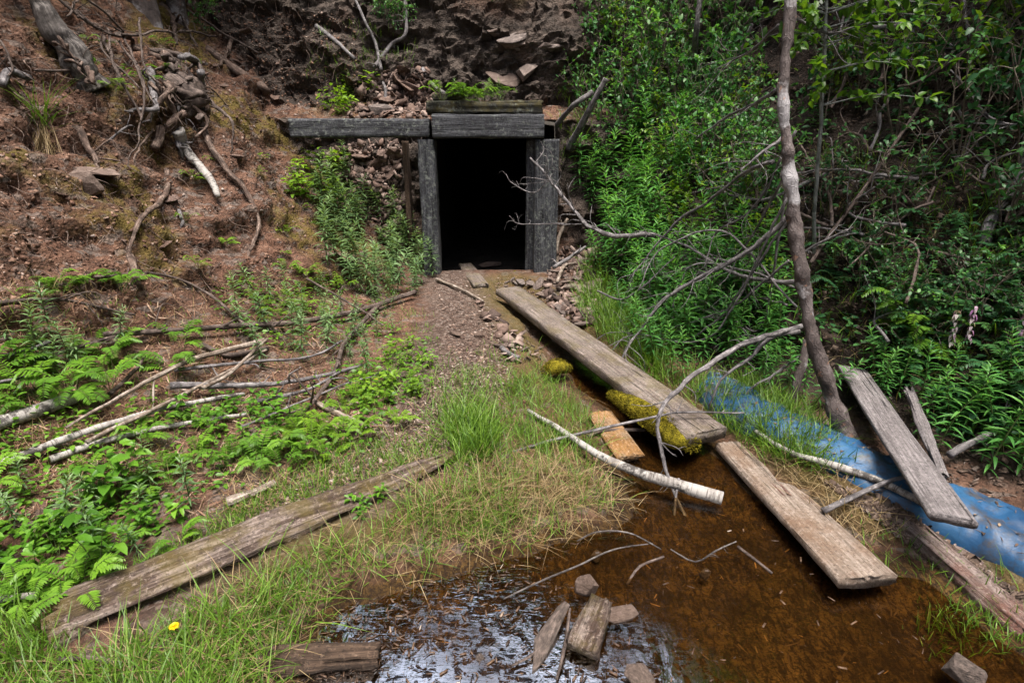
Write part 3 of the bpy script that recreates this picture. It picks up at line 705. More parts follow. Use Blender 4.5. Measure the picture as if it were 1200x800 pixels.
ST('stick_tan', [(306, 417), (222, 440), (160, 476), (80, 525)], (8, 3), 'pale peeled branch sloping down over the stick pile', .12, tw=1)
ST('stick_tan', [(310, 422), (252, 456), (185, 490), (100, 532)], (4, 5), 'second pale peeled branch, thicker at its lower end', .08)
ST('stick_tan', [(308, 416), (285, 440), (262, 462), (236, 478)], (3, 5), 'short pale branch crossing the top of the stick pile', .13)
ST('birch', [(-20, 560), (100, 517), (190, 488), (285, 470)], (9, 6), 'long whitish birch branch below the stick pile', .05)
ST('birch', [(60, 543), (130, 520), (215, 502), (292, 490)], (8, 5), 'mottled birch branch lying along the lower edge of the pile', .03)
ST('stick_grey', [(196, 462), (290, 461), (350, 456), (425, 438)], (8, 4), 'straight grey branch in the middle of the stick pile', .06, tw=3)
ST('stick_grey', [(200, 446), (290, 436), (360, 430), (400, 410)], (4, 3), 'slender grey branch at the top of the stick pile', .08, tw=3)
ST('stick_dark', [(235, 408), (270, 420), (312, 412)], (5, 8), 'short dark branch under the long fallen branch', .03)
ST('stick_grey', [(300, 480), (360, 468), (400, 446)], (5, 3), 'grey twig crossing from the pile towards the path', .06, tw=4)
ST('stick_dark', [(0, 432), (55, 424), (150, 398), (200, 392)], (5, 4), 'dark branch behind the ferns', .05, tw=2)
ST('stick_grey', [(-20, 432), (30, 420), (60, 408)], (6, 4), 'grey branch end sticking in at the left edge', .08)
ST('stick_grey', [(-20, 470), (30, 455), (52, 440)], (4, 3), 'thin grey twig above the birch log', .08)
ST('stick_dark', [(130, 470), (160, 440), (168, 425)], (5, 3), 'short dark twig standing among the ferns', .05)
ST('stick_tan', [(372, 478), (400, 492), (432, 506)], (7, 6), 'short whitish stick at the end of the crooked branch', .03)
ST('stick_grey', [(285, 512), (340, 488), (400, 462), (440, 450)], (3, 2), 'fine grey twig lying towards the path', .06, tw=3)
stick('wood_chunk', 'wood', 'stick_tan', [(268, 592), (295, 582), (323, 570)], (15, 10), 'bleached broken wood chunk in the dry grass', .02, rough=.35, flat=.6)
ST('birch', [(-15, 717), (25, 710), (60, 705)], (9, 7), 'short white birch stick at the lower left edge', .04)
ST('stick_dark', [(70, 778), (110, 776), (165, 786)], (7, 6), 'dark stick lying under the low end of the beam', .02)
ST('stick_dark', [(352, 328), (420, 375), (450, 395)], (3, 2), 'thin dark twig through the fireweed on the left', .1)
ST('stick_tan', [(512, 330), (540, 342), (566, 356)], (4, 3), 'thin pale stick at the threshold of the mine', .03)
ST('stick_grey', [(588, 412), (598, 420), (608, 424)], (6, 5), 'short whitish stick next to the channel', .03)
# roots on the left bank
def RT(mat, px, w, label, lift=.05, **k):
    m = len(px); w = [w[0] * .8, (w[0] + w[-1]) * .42, w[-1] * .7, w[-1] * .25]; k.setdefault('wob', .03); k.setdefault('tw', 4); k.setdefault('twl', .16)
    return stick('exposed_root', 'root', mat, px, w, label, [-.03] + [lift] * (m - 2) + [-.01], rough=.3, sides=10, **k)
RT('root', [(232, 115), (243, 165), (262, 195), (286, 228), (298, 262), (292, 300), (290, 328)], (9, 7), 'long reddish root hanging down the bare bank', .06, tw=1, wob=.02)
RT('root', [(243, 56), (276, 86), (303, 102), (311, 112), (309, 128)], (12, 13), 'thick reddish root bending over at its tip', .07, wob=.02)
RT('stick_dark', [(163, 55), (225, 82), (250, 125), (262, 155), (270, 180)], (9, 5), 'black root looping over the stump', .14)
RT('root', [(196, 196), (190, 236), (165, 262), (155, 300), (150, 322)], (9, 6), 'wavy brown root below the stump', .05, wob=.02)
RT('root', [(150, 290), (155, 325), (168, 340)], (12, 8), 'thick stubby root at the foot of the bare slope', .04)
stick('peeled_root', 'root', 'birch', [(214, 156), (225, 184), (240, 213), (254, 236)], (15, 6), 'whitish peeled root pointing down from the stump', .10)
RT('stick_grey', [(208, 158), (207, 175), (214, 186)], (9, 7), 'short grey root beside the peeled one', .06)
RT('stick_grey', [(178, 80), (183, 104), (172, 124), (150, 132)], (13, 9), 'curled grey root on the upper side of the stump', .1)
stick('exposed_root', 'root', 'root', [(187, 155), (180, 165), (173, 173)], (10, 9), 'sawn root end in the bank', .05, rough=.25)
RT('stick_grey', [(212, 240), (207, 258), (212, 268)], (5, 5), 'small forked root low on the bank', .05, tw=2, twl=.15)
RT('stick_dark', [(122, 40), (140, 92), (146, 150), (143, 212)], (5, 3), 'thin dark root dangling in front of the bank', .14)
RT('stick_grey', [(117, 175), (140, 168), (158, 148)], (3, 3), 'thin grey twig crossing the dangling root', .12)
RT('root', [(150, 195), (165, 160), (185, 145)], (3, 3), 'fine root spreading left of the stump', .05)
RT('root', [(270, 45), (262, 70), (250, 80)], (7, 5), 'brown root coming down beside the bush', .05, wob=.02)
RT('root', [(190, 5), (200, 30), (205, 55)], (16, 6), 'root flare running down below the tree bases', .05)
RT('root', [(95, 150), (110, 190), (120, 215)], (12, 5), 'flat brown root next to the jutting slab', .02)
RT('root', [(118, 232), (108, 212), (130, 195)], (4, 4), 'small brown root under the jutting slab', .04)
# stump: a decayed root ball with its own roots
sp0 = T(205, 108)
stump = empty('tree_stump', sp0, 'dark decayed stump with tangled roots hanging on the bare bank', 'stump')
def child(mb, name, mat, parent, label=None):
    o = mb.build(name, M[mat] if isinstance(mat, str) else mat); o.parent = parent
    o.matrix_parent_inverse = Matrix.Translation(-Vector(parent.location)); return tag(o, label)
M['decay'] = mat_rock('decayed_wood', (.012, .010, .010), (.05, .040, .036), (.16, .135, .125))
mb = MB(); add_tube(mb, [T(196, 74, .02), T(205, 98, .10), T(212, 118, .12), T(210, 138, .04)], (.06, .13, .13, .04), 28, 60, 1.1, .06, 5, .8)
rg = np.random.default_rng(15)
for k in range(26):                                                   # splinters and broken fibres of the rotten wood
    p0 = T(205 + rg.normal() * 9, 105 + rg.normal() * 14, .10); d = unit(rg.normal(size=3) + (.1, -.7, -.25)); l = rg.uniform(.08, .22)
    add_tube(mb, [p0, p0 + d * l * .5 + rg.normal(size=3) * .03, p0 + d * l + rg.normal(size=3) * .04], (rg.uniform(.02, .05), rg.uniform(.015, .035), .006), 7, 10, .5, .02, k, rg.uniform(.4, 1))
child(mb, 'stump_body', 'stick_dark', stump)
for k, (px, w) in enumerate([([(222, 95), (233, 112), (235, 130)], .03), ([(195, 100), (178, 118), (165, 140)], .035), ([(220, 112), (232, 128), (243, 140)], .03), ([(205, 130), (203, 150), (208, 160)], .03),
                             ([(212, 85), (226, 82), (238, 92)], .03), ([(195, 120), (185, 138), (190, 155)], .025), ([(190, 75), (175, 62), (160, 60)], .04), ([(215, 130), (224, 144), (226, 158)], .02)]):
    mb = MB(); c = add_tube(mb, [T(*px[0], .15), T(*px[1], .15), T(*px[2], .04)], (w, w * .8, w * .5), 8, 16, .35, .02, k)
    twigs(mb, c, np.random.default_rng(k), 3, .12, w * .25, 5, -.2); child(mb, 'root', 'stick_grey' if k in (0, 4) else 'root', stump)
rg = np.random.default_rng(77)
for k in range(16):
    u0, v0 = 205 + rg.normal() * 14, 108 + rg.normal() * 18; du, dv = rg.normal() * 22, rg.uniform(10, 60); w = rg.uniform(.008, .02)
    mb = MB(); c = add_tube(mb, [T(u0, v0, .08), T(u0 + du * .5 + rg.normal() * 6, v0 + dv * .5, rg.uniform(.06, .16)), T(u0 + du, v0 + dv, rg.uniform(-.02, .08))], (w, w * .8, w * .3), 7, 22, .35, .04, k + 40)
    twigs(mb, c, rg, 3, .14, w * .3, 4, -.3); child(mb, 'root', ['root', 'stick_dark', 'stick_dark', 'stick_grey'][k % 4], stump)
rg = np.random.default_rng(31)
for k in range(16):
    u0, v0 = rg.uniform(-10, 220), rg.uniform(-5, 80); a_ = rg.uniform(-.6, 1.9); l = rg.uniform(30, 110)
    ST('stick_dark', [(u0, v0), (u0 + math.cos(a_) * l * .5 + rg.normal() * 6, v0 + math.sin(a_) * l * .5 + rg.normal() * 6), (u0 + math.cos(a_) * l, v0 + math.sin(a_) * l)], (3, 2), 'thin dead twig tangled at the top of the left bank', rg.uniform(.06, .25), tw=4, twl=.2, wob=.02, group='dead twigs at the top of the left bank')
stand('fireweed_young', *FW, [(70, 20), (240, 20), (240, 90), (110, 90)], 5, .2, .34, 'small plant among the twigs at the top of the left bank', 'plants at the top of the left bank', 41) if 0 else None
# broken snag, top left
sg = T(112, 100); snag = empty('broken_snag', sg, 'grey hollow broken snag leaning at the top of the left bank', 'snag')
sy = float(sg[1])
mb = MB(); add_tube(mb, [P(112, 104, sy + .02), P(96, 80, sy - .04), P(76, 50, sy - .10), P(52, 12, sy - .12), P(20, -40, sy - .1), P(-30, -120, sy)], (.13, .105, .075, .07, .06, .05), 18, 60, .55, .03, 9); child(mb, 'trunk', 'snag', snag)
mb = MB(); rg = np.random.default_rng(4)
for k in range(12):
    a_ = rg.uniform(0, 1); p0 = P(66 + 40 * a_, 42 + 50 * a_, sy - .17); add_tube(mb, [p0 + rg.normal(size=3) * .03, p0 + np.array((.03, -.03, -.03)) + rg.normal(size=3) * .02, p0 + np.array((.06, -.01, -.08)) * rg.uniform(.6, 1.5)], (.018, .014, .004), 6, 9, .5, .01, k, .5)
child(mb, 'splintered_edge', 'root', snag)
ST('stick_dark', [(30, 0), (52, 30), (62, 52), (64, 70)], (4, 4), 'dark dead stem beside the broken snag', .12)
ST('stick_dark', [(50, -5), (85, 20), (125, 38), (168, 58)], (3, 4), 'thin dark branch across the snag to the stump', .2, tw=3)
ST('stick_grey', [(-10, 97), (12, 94), (30, 92)], (9, 8), 'grey branch end at the upper left edge', .08)
# small dead twigs over the portal
ST('stick_grey', [(472, -5), (466, 38), (456, 58), (445, 74)], (4, 5), 'grey bent dead stem above the side beam', .12, tw=3)
ST('stick_grey', [(414, 0), (428, 35), (442, 62), (448, 74)], (3, 4), 'thin straight dead stem above the side beam', .12, tw=1)
ST('stick_grey', [(370, 28), (392, 48), (415, 72)], (6, 4), 'short pale stick lying on the upper slope', .06)
ST('stick_grey', [(452, 120), (455, 105), (452, 96)], (5, 3), 'short pale twig poking from the rock heap', .05)
ST('stick_grey', [(496, 82), (508, 98), (518, 110)], (5, 4), 'grey stick resting on the header beam', .05)
# water sticks
def wpts(l): return [G(u, v, z) for u, v, z in l]
ST('birch', [], (5, 15), 'white birch branch with a cut end lying across the pool', pts=wpts([(618, 480, .13), (655, 503, .12), (700, 532, .10), (745, 552, .07), (795, 568, .04), (846, 583, .025)]), sides=14, rough=.05)
ST('stick_grey', [], (3, 4, 3, 2), 'long thin grey branch resting on the moss and the birch branch', pts=wpts([(578, 537, .08), (640, 518, .12), (700, 503, .13), (765, 489, .19), (800, 483, .22), (872, 484, .20)]), tw=2, twl=.12, seed=4)
ST('stick_dark', [], (5, 4), 'short dark stick lying on the orange board', pts=wpts([(690, 512, .05), (705, 505, .06), (755, 503, .03)]), seed=6)
ST('snag', [], (1.6, 2.4, 2.2, 1.4), 'curved grey twig arching across the open water', pts=wpts([(590, 702, .005), (635, 680, .015), (680, 661, .03), (720, 643, .04), (765, 636, .01)]), seed=7, wob=.003)
ST('snag', [], (1.5, 2.2, 1.4), 'smaller curved twig behind the arching one', pts=wpts([(676, 634, .01), (700, 623, .03), (738, 624, .04), (775, 643, .01)]), seed=8, wob=.003)
ST('snag', [], (1.5, 2.2, 1.4), 'forked fine twig standing in the water', pts=wpts([(786, 643, .03), (815, 658, .02), (840, 645, .02), (863, 634, .04)]), seed=9, tw=5, twl=.07, wob=.003)
ST('stick_dark', [], (3, 3), 'dark sunken twig near the forked one', pts=wpts([(735, 684, -.01), (750, 663, .01), (778, 652, .0)]), seed=11, wob=.003)
ST('stick_dark', [], (3, 5, 3), 'dark stick between the two standing stones in the water', pts=wpts([(652, 795, .01), (662, 755, .03), (668, 712, .05)]), seed=12, wob=.004)
ST('stick_dark', [], (3, 4), 'short dark stick in the bottom ripples', pts=wpts([(598, 778, .01), (625, 765, .02), (640, 750, .02)]), seed=13)
ST('stick_dark', [], (4, 3), 'dark twig at the right end of the pool', pts=wpts([(865, 640, .0), (885, 655, .01), (905, 672, .0)]), seed=14)
ST('birch', [(888, 514), (930, 540), (965, 552), (1010, 568), (1060, 590), (1092, 606)], (6, 9, 7), 'whitish branch lying between the notched plank and the blue sheeting', .05, sides=10)
ST('stick_grey', [(964, 613), (1000, 594), (1035, 580), (1062, 571)], (7, 5), 'grey stick crossing towards the weathered board', .07)
ST('stick_grey', [(1110, 548), (1145, 530), (1175, 516)], (9, 6), 'grey branch behind the weathered board', .08, tw=2)
ST('stick_grey', [(1085, 422), (1112, 398), (1150, 368)], (7, 8), 'bluish grey stick among the flowering stems', .06)
stick('fallen_log', 'log', 'stick_grey', [(1152, 292), (1164, 256), (1182, 220), (1206, 186)], (12, 16), 'bluish grey log on the dark right bank', .06, sides=10)
ST('stick_grey', [(1120, 82), (1165, 73), (1215, 88)], (7, 6), 'pale branch at the upper right edge', .25, tw=2)
ST('stick_dark', [(1195, 0), (1185, 30), (1150, 75), (1110, 110), (1060, 150)], (5, 3), 'dark drooping branch in the upper right', .35, tw=4, twl=.4)
ST('stick_grey', [(1035, -5), (1028, 35), (1025, 70), (1028, 110)], (7, 4), 'bluish dead stem hanging in the upper right', .4, tw=2)
ST('stick_dark', [(960, 325), (1000, 275), (1035, 235), (1085, 140)], (4, 4), 'long dark dead stem behind the sapling', .2, tw=5, twl=.4)
ST('stick_grey', [(870, 70), (850, 50), (838, 62)], (5, 4), 'short grey branch on the bare upper slope', .1)
stick('leaning_pole', 'pole', 'stick_grey', [], (9, 6), 'longer grey dead pole leaning beside the portal', pts=[T(668, 172, .05), P(690, 130, 6.4), P(710, 92, 6.3)], seed=41)
stick('leaning_pole', 'pole', 'stick_grey', [], (6, 6), 'shorter grey dead pole leaning beside the portal', pts=[T(649, 146, .05), P(672, 124, 6.4), P(695, 108, 6.35)], seed=42)
stick('leaning_pole', 'pole', 'stick_grey', [], (7, 5), 'grey dead pole rising through the bushes to the rock', pts=[T(805, 85, .1), P(815, 45, 6.6), P(822, -15, 6.5)], seed=43)
stick('leaning_pole', 'pole', 'stick_grey', [], (6, 5), 'short grey pole lying up the slope by the bushes', pts=[T(843, 82, .1), T(858, 62, .2), T(872, 48, .2)], seed=44)
ST('stick_tan', [(652, 300), (655, 275), (664, 262)], (5, 4), 'crooked brown stick leaning on the right post', .12, tw=3, seed=3)
ST('stick_grey', [(648, 330), (668, 318), (690, 300)], (5, 4), 'grey stick on top of the piled rock slabs', .16, tw=2)
ST('stick_tan', [(655, 345), (665, 325), (680, 322)], (4, 3), 'thin brown stick among the piled rock slabs', .14)

# ------------------------------------------------------------------ dead leaning tree
def dead_tree():
    b = T(997, 514); yb_ = b[1] + .02
    r = empty('dead_tree', b, 'leaning dead tree with flaking reddish bark and bare branches', 'dead tree')
    mb = MB()
    add_tube(mb, [T(1000, 520, -.03), P(974, 462, yb_ + .03), P(953, 400, yb_ + .10), P(940, 325, yb_ + .19), P(931, 262, yb_ + .27), P(925, 205, yb_ + .34), P(921, 158, yb_ + .40), P(918, 118, yb_ + .45), P(921, 58, yb_ + .53), P(927, 0, yb_ + .60), P(935, -160, yb_ + .8), P(940, -500, yb_ + 1.1)],
             (.050, .040, .038, .037, .034, .031, .029, .028, .026, .025, .022, .010), 16, 200, .34, .004, 77)
    child(mb, 'trunk', 'pine', r)
    mb = MB(); add_tube(mb, [P(944, 398, 3.08), P(940, 428, 3.02), P(930, 462, 2.98), P(925, 486, 2.96)], (.016, .026, .022, .012), 8, 26, .25, .008, 3); child(mb, 'hanging_stub', 'pine', r)
    B = [([(936, 330, 3.2), (890, 328, 3.5), (850, 316, 3.8), (810, 292, 4.1), (768, 275, 4.3)], .016, .007, 6, .22),
         ([(768, 275, 4.3), (720, 276, 4.45), (686, 262, 4.6), (664, 236, 4.75), (640, 205, 4.9), (622, 185, 5.0)], .020, .008, 12, .30),
         ([(922, 256, 3.3), (890, 285, 3.4), (850, 310, 3.5), (805, 333, 3.6), (770, 358, 3.65), (752, 385, 3.65), (735, 408, 3.6), (718, 440, 3.55)], .018, .006, 9, .28),
         ([(940, 382, 3.15), (905, 390, 3.0), (865, 404, 2.85), (830, 428, 2.7), (795, 455, 2.55), (775, 480, 2.45), (772, 515, 2.36), (783, 560, 2.27), (798, 590, 2.2), (808, 622, 2.12)], .017, .006, 9, .16),
         ([(935, 388, 3.1), (905, 396, 3.05), (880, 418, 2.95), (850, 440, 2.9), (830, 474, 2.85)], .014, .005, 4, .2),
         ([(795, 560, 2.26), (789, 590, 2.2), (788, 640, 2.06)], .007, .004, 2, .1),
         ([(906, 190, 3.4), (870, 205, 3.7), (830, 235, 4.0), (790, 262, 4.2), (760, 300, 4.3), (735, 330, 4.3)], .013, .005, 8, .3),
         ([(911, 105, 3.5), (880, 125, 3.7), (850, 138, 4.0), (815, 165, 4.2)], .012, .005, 4, .3),
         ([(917, 160, 3.4), (895, 178, 3.3), (868, 200, 3.2)], .010, .005, 4, .25),
         ([(935, 300, 3.2), (965, 282, 3.1), (1000, 268, 3.0)], .008, .004, 3, .25),
         ([(914, 30, 3.6), (880, 60, 3.8), (840, 80, 4.0)], .010, .004, 5, .3),
         ([(932, 20, 3.6), (970, 40, 3.6), (1010, 30, 3.5)], .010, .004, 5, .3),
         ([(950, 410, 3.1), (905, 440, 3.05), (880, 455, 3.0), (850, 500, 2.9)], .008, .004, 3, .2),
         ([(700, 340, 4.3), (730, 350, 4.25), (765, 325, 4.15), (790, 300, 4.1)], .008, .004, 4, .2),
         ([(640, 215, 4.9), (625, 226, 4.95), (600, 215, 5.0), (593, 205, 5.0)], .006, .003, 5, .12),
         ([(686, 262, 4.6), (650, 262, 4.8), (610, 262, 5.0), (596, 252, 5.0)], .006, .003, 5, .14)]
    rgb = np.random.default_rng(12)
    for k in range(9):
        u0, v0 = rgb.uniform(700, 880), rgb.uniform(240, 400); y0 = rgb.uniform(3.7, 4.3)
        B.append(([(925 + rgb.uniform(-5, 12), rgb.uniform(150, 380), 3.25), ((u0 + 925) / 2, v0 - rgb.uniform(-10, 30), (y0 + 3.3) / 2), (u0, v0, y0), (u0 - rgb.uniform(10, 40), v0 + rgb.uniform(15, 60), y0 - .1)], .008, .003, 8, .26))
    for k, (pts, r0, r1, tw, tl) in enumerate(B):
        mb = MB(); c = add_tube(mb, [P(*p) for p in pts], (r0, (r0 + r1) * .55, r1), 8, None, .22, .016, 200 + k)
        twigs(mb, c, np.random.default_rng(60 + k), int(tw * 1.7), tl, r1 * .62, 5, -.05); child(mb, 'branch', 'stick_grey', r)
    return r
dead_tree()
sb = T(947, 300)
sapling = empty('sapling', sb, 'slim upright grey-green sapling behind the dead tree', 'sapling')
mb = MB(); c = add_tube(mb, [T(948, 302, -.05), P(955, 240, 3.75), P(962, 150, 3.7), P(966, 60, 3.7), P(970, -20, 3.7), P(975, -180, 3.7)], (.013, .012, .0115, .011, .009, .004), 10, 80, .06, .008, 31)
child(mb, 'stem', 'sap', sapling)
mb = MB(); rg = np.random.default_rng(8); lb = []; 
for k in range(60):
    i = rg.integers(36, 80); d = unit(rg.normal(size=3) * (1, .6, .25)); d[2] = abs(d[2]) * .4 - .05; l = rg.uniform(.25, .75)
    cc = add_tube(mb, [c[i], c[i] + d * l * .5 + (0, 0, .04), c[i] + d * l], (.005, .003, .001), 5, 12, 0)
    lb += [(cc[j], unit(d + rg.normal(size=3) * .9)) for j in rg.integers(3, 12, 20)]
child(mb, 'twigs', 'sap', sapling)
M['leaf_yellow'] = mat_leaf('aspen_leaf', (.035, .10, .012), (.085, .19, .018), (.19, .33, .03), .42)
v, f = leaves(np.array([a for a, b in lb]), np.array([b for a, b in lb]), unit(rg.normal(size=(len(lb), 3)) * .5 + (0, 0, 1)), rg.uniform(.04, .075, len(lb)), rg.uniform(.03, .046, len(lb)), .3, 'oval')
child(MB().add(v, f, tint=np.repeat(rg.random(len(lb)), 8)), 'leaves', 'leaf_yellow', sapling)

# ------------------------------------------------------------------ plants
M['fireweed'] = mat_leaf('fireweed_leaf', (.022, .09, .024), (.068, .225, .046), (.18, .42, .085), .42)
M['fireweed_young'] = mat_leaf('young_fireweed_leaf', (.06, .125, .055), (.125, .225, .09), (.23, .34, .14), .35)
M['fern'] = mat_leaf('vetch_leaf', (.045, .12, .012), (.095, .22, .018), (.19, .36, .03), .4)
M['herb'] = mat_leaf('broad_leaf', (.028, .09, .008), (.070, .19, .014), (.16, .33, .03), .35, yellow=(.36, .30, .03))
M['lime'] = mat_leaf('lime_leaf', (.08, .16, .012), (.14, .27, .02), (.25, .41, .035), .45, yellow=(.35, .36, .03))
M['shrub'] = mat_leaf('shrub_leaf', (.014, .060, .022), (.056, .190, .050), (.19, .40, .095), .42)
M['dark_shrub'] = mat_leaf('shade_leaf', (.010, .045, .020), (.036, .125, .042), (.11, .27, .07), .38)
M['stem'] = mat_bark('green_stem', (.05, .07, .02), (.09, .12, .035), (.14, .16, .06))
M['woody'] = mat_bark('woody_stem', (.05, .04, .03), (.11, .09, .07), (.19, .16, .13))
GA = 2.39996
def pl_fireweed(seed):
    rg = np.random.default_rng(seed); st = MB(); lf = MB(); H = 1.0; lean = rg.normal(size=2) * .12
    nst = 1
    c = add_tube(st, [(0, 0, -.03), (lean[0] * .3, lean[1] * .3, .5), (lean[0], lean[1], H)], (.008, .006, .003), 6, 24, .05)
    n = 46; k = np.arange(n); t = .16 + .84 * (k / n) ** .9; a = k * GA + rg.normal(size=n) * .2
    i = np.minimum((t * 23).astype(int), 23); base = c[i]
    el = np.interp(t, [.1, .6, .95, 1], [-.1, .35, .85, 1.2]) + rg.normal(size=n) * .15
    d = np.stack((np.cos(a) * np.cos(el), np.sin(a) * np.cos(el), np.sin(el)), -1)
    ln = np.interp(t, [.1, .4, .8, 1], [.13, .20, .17, .07]) * rg.uniform(.8, 1.15, n)
    v, f = leaves(base, d, np.tile((0, 0, 1.0), (n, 1)) + rg.normal(size=(n, 3)) * .1, ln, ln * .23, rg.uniform(.15, .5, n))
    lf.add(v, f, tint=np.repeat(np.clip(.25 + .5 * t + rg.normal(size=n) * .15, 0, .95), 8)); return st, lf
def pl_fern(seed):                                                   # pinnate leaves
    rg = np.random.default_rng(seed); st = MB(); lf = MB()
    for k in range(rg.integers(6, 10)):
        a = rg.uniform(0, 6.28); d = np.array((math.cos(a), math.sin(a), 0)); l = rg.uniform(.6, 1.0); h = rg.uniform(.25, .75)
        c = add_tube(st, [(0, 0, -.02), d * l * .35 + (0, 0, h * .75), d * l * .75 + (0, 0, h), d * l + (0, 0, h * .8)], (.007, .005, .002), 4, 22, 0, cap=False)
        i = np.repeat(np.arange(5, 22), 2); sgn = np.tile((1, -1), 17); tg = np.gradient(c, axis=0)[i]; tg = unit(tg)
        sd = unit(np.cross(tg, (0, 0, 1.0))) * sgn[:, None]; n = len(i); x = (i - 5) / 16
        ln = .21 * np.interp(x, [0, .3, 1], [.7, 1, .35]) * rg.uniform(.85, 1.1, n)
        v, f = leaves(c[i], sd + tg * .45 + rg.normal(size=(n, 3)) * .08, np.tile((0, 0, 1.0), (n, 1)), ln, ln * .29, .2, 'oval', .12)
        lf.add(v, f, tint=np.repeat(np.clip(rg.uniform(.2, .8) + rg.normal(size=n) * .1, 0, .95), 8))
    return st, lf
def pl_herb(seed):
    rg = np.random.default_rng(seed); st = MB(); lf = MB()
    for s in range(3):
        a0 = rg.uniform(0, 6.28); tip = np.array((math.cos(a0), math.sin(a0), 0)) * rg.uniform(.1, .4); h = rg.uniform(.6, 1.0)
        c = add_tube(st, [(0, 0, -.02), tip * .4 + (0, 0, h * .55), tip + (0, 0, h)], (.011, .008, .004), 5, 16, .05)
        n = 8; k = np.arange(n); t = .25 + .75 * k / (n - 1); a = k * GA + a0; el = rg.uniform(-.1, .55, n)
        d = np.stack((np.cos(a) * np.cos(el), np.sin(a) * np.cos(el), np.sin(el)), -1); ln = rg.uniform(.17, .38, n)
        v, f = leaves(c[(t * 15).astype(int)] + d * .05, d, np.tile((0, 0, 1.0), (n, 1)) + rg.normal(size=(n, 3)) * .25, ln, ln * rg.uniform(.42, .6, n), rg.uniform(.1, .5, n), 'oval', .16)
        tt = rg.uniform(.15, .95, n); tt[rg.random(n) < .05] = 1.0; lf.add(v, f, tint=np.repeat(tt, 8))
    return st, lf
def pl_shrub(seed, leafsize=.062, nst=6, dens=.85):
    rg = np.random.default_rng(seed); st = MB(); lf = MB(); B = []; D = []
    for s in range(nst):
        a = rg.uniform(0, 6.28); sp_ = rg.uniform(.15, .6); h = rg.uniform(.65, 1.0); tip = np.array((math.cos(a) * sp_, math.sin(a) * sp_, h))
        c = add_tube(st, [(0, 0, -.03), tip * (.35, .35, .5) + rg.normal(size=3) * .05, tip], (.010, .007, .003), 5, 20, .1, .015)
        for k in range(9):
            i = rg.integers(5, 20); d = unit(rg.normal(size=3) + (0, 0, .25)); l = rg.uniform(.12, .38)
            cc = add_tube(st, [c[i], c[i] + d * l * .5 + (0, 0, .03), c[i] + d * l], (.004, .003, .0015), 4, 8, 0, cap=False)
            m = int(rg.integers(6, 12) * dens); j = rg.integers(2, 8, m); B += list(cc[j]); D += list(unit(d * .8 + rg.normal(size=(m, 3)) * .8 + (0, 0, .1)))
    B = np.array(B); D = np.array(D); n = len(B); ln = leafsize * rg.uniform(.6, 1.35, n)
    v, f = leaves(B, D, np.tile((0, 0, 1.0), (n, 1)) + rg.normal(size=(n, 3)) * .45, ln, ln * rg.uniform(.5, .68, n), rg.uniform(.05, .4, n), 'oval', .15)
    cl = np.clip(.45 + .5 * fbm(B, 3, 2, seed) + .35 * (B[:, 2] - .5) + rg.normal(size=n) * .15, 0, .95)
    lf.add(v, f, tint=np.repeat(cl, 8)); return st, lf
def make_kind(fn, seeds, stem_mat, leaf_mat):
    out = []
    for s in seeds:
        a, b = fn(s); ms = a.mesh('stem'); ml = b.mesh('leaves'); ms.materials.append(M[stem_mat]); ml.materials.append(M[leaf_mat]); out.append((ms, ml))
    return out
def recolour(kind, leaf_mat):
    out = []
    for a, b in kind: b = b.copy(); b.materials.clear(); b.materials.append(M[leaf_mat]); out.append((a, b))
    return out
K = {}
K['fireweed'] = make_kind(pl_fireweed, range(10, 17), 'stem', 'fireweed')
K['fireweed_young'] = recolour(K['fireweed'], 'fireweed_young')
K['vetch'] = make_kind(pl_fern, range(30, 36), 'stem', 'fern')
K['vetch_lime'] = recolour(K['vetch'], 'lime')
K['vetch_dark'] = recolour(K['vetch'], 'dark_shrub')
K['herb'] = make_kind(pl_herb, range(50, 56), 'stem', 'herb')
K['herb_lime'] = recolour(K['herb'], 'lime')
K['shrub'] = make_kind(pl_shrub, range(70, 76), 'woody', 'shrub')
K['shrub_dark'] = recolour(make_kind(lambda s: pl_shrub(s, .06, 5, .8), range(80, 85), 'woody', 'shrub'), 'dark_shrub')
K['shrub_lime'] = recolour(K['shrub'][:3], 'lime')
def plant(kind, name, cat, pos, h, label, group, rg, tilt=None, wide=1.0):
    k = K[kind][int(rg.integers(len(K[kind])))]
    r = empty(name, pos, label, cat, group); r.rotation_euler = (rg.normal() * .08, rg.normal() * .08, rg.uniform(0, 6.28)); r.scale = (h * wide, h * wide, h)
    for me, nm in zip(k, ('stem', 'leaves')):
        o = bpy.data.objects.new(nm, me); COL.objects.link(o); o.parent = r
    return r
def stand(kind, name, cat, poly, n, h0, h1, label, group, seed, wide=1.0, mind=0.0):
    rg = np.random.default_rng(seed); put = []
    for (u, v) in sample(poly, n * 2, rg):
        if len(put) >= n: break
        h, nn = TN(u, v)
        if h is None or (mind and any(np.linalg.norm(h - p) < mind for p in put)): continue
        put.append(h); plant(kind, name, cat, h - nn * .01, rg.uniform(h0, h1), label, group, rg, wide=wide)
FW = ('fireweed', 'plant')
stand('fireweed_young', *FW, [(362, 235), (410, 215), (470, 275), (516, 332), (480, 352), (425, 350), (385, 320)], 78, .30, .58, 'pale green fireweed in the thick stand left of the mine entrance', 'fireweed left of the mine entrance', 1, mind=.05, wide=1.15)
stand('fireweed_young', *FW, [(270, 352), (360, 335), (395, 375), (385, 440), (290, 430)], 16, .28, .45, 'young fireweed scattered on the slope above the fallen branches', 'fireweed above the fallen branches', 2, mind=.15)
stand('fireweed_young', *FW, [(150, 395), (190, 385), (200, 410), (160, 420), (40, 470), (10, 420)], 8, .26, .42, 'young fireweed rising behind the left ferns', 'fireweed behind the left ferns', 3)
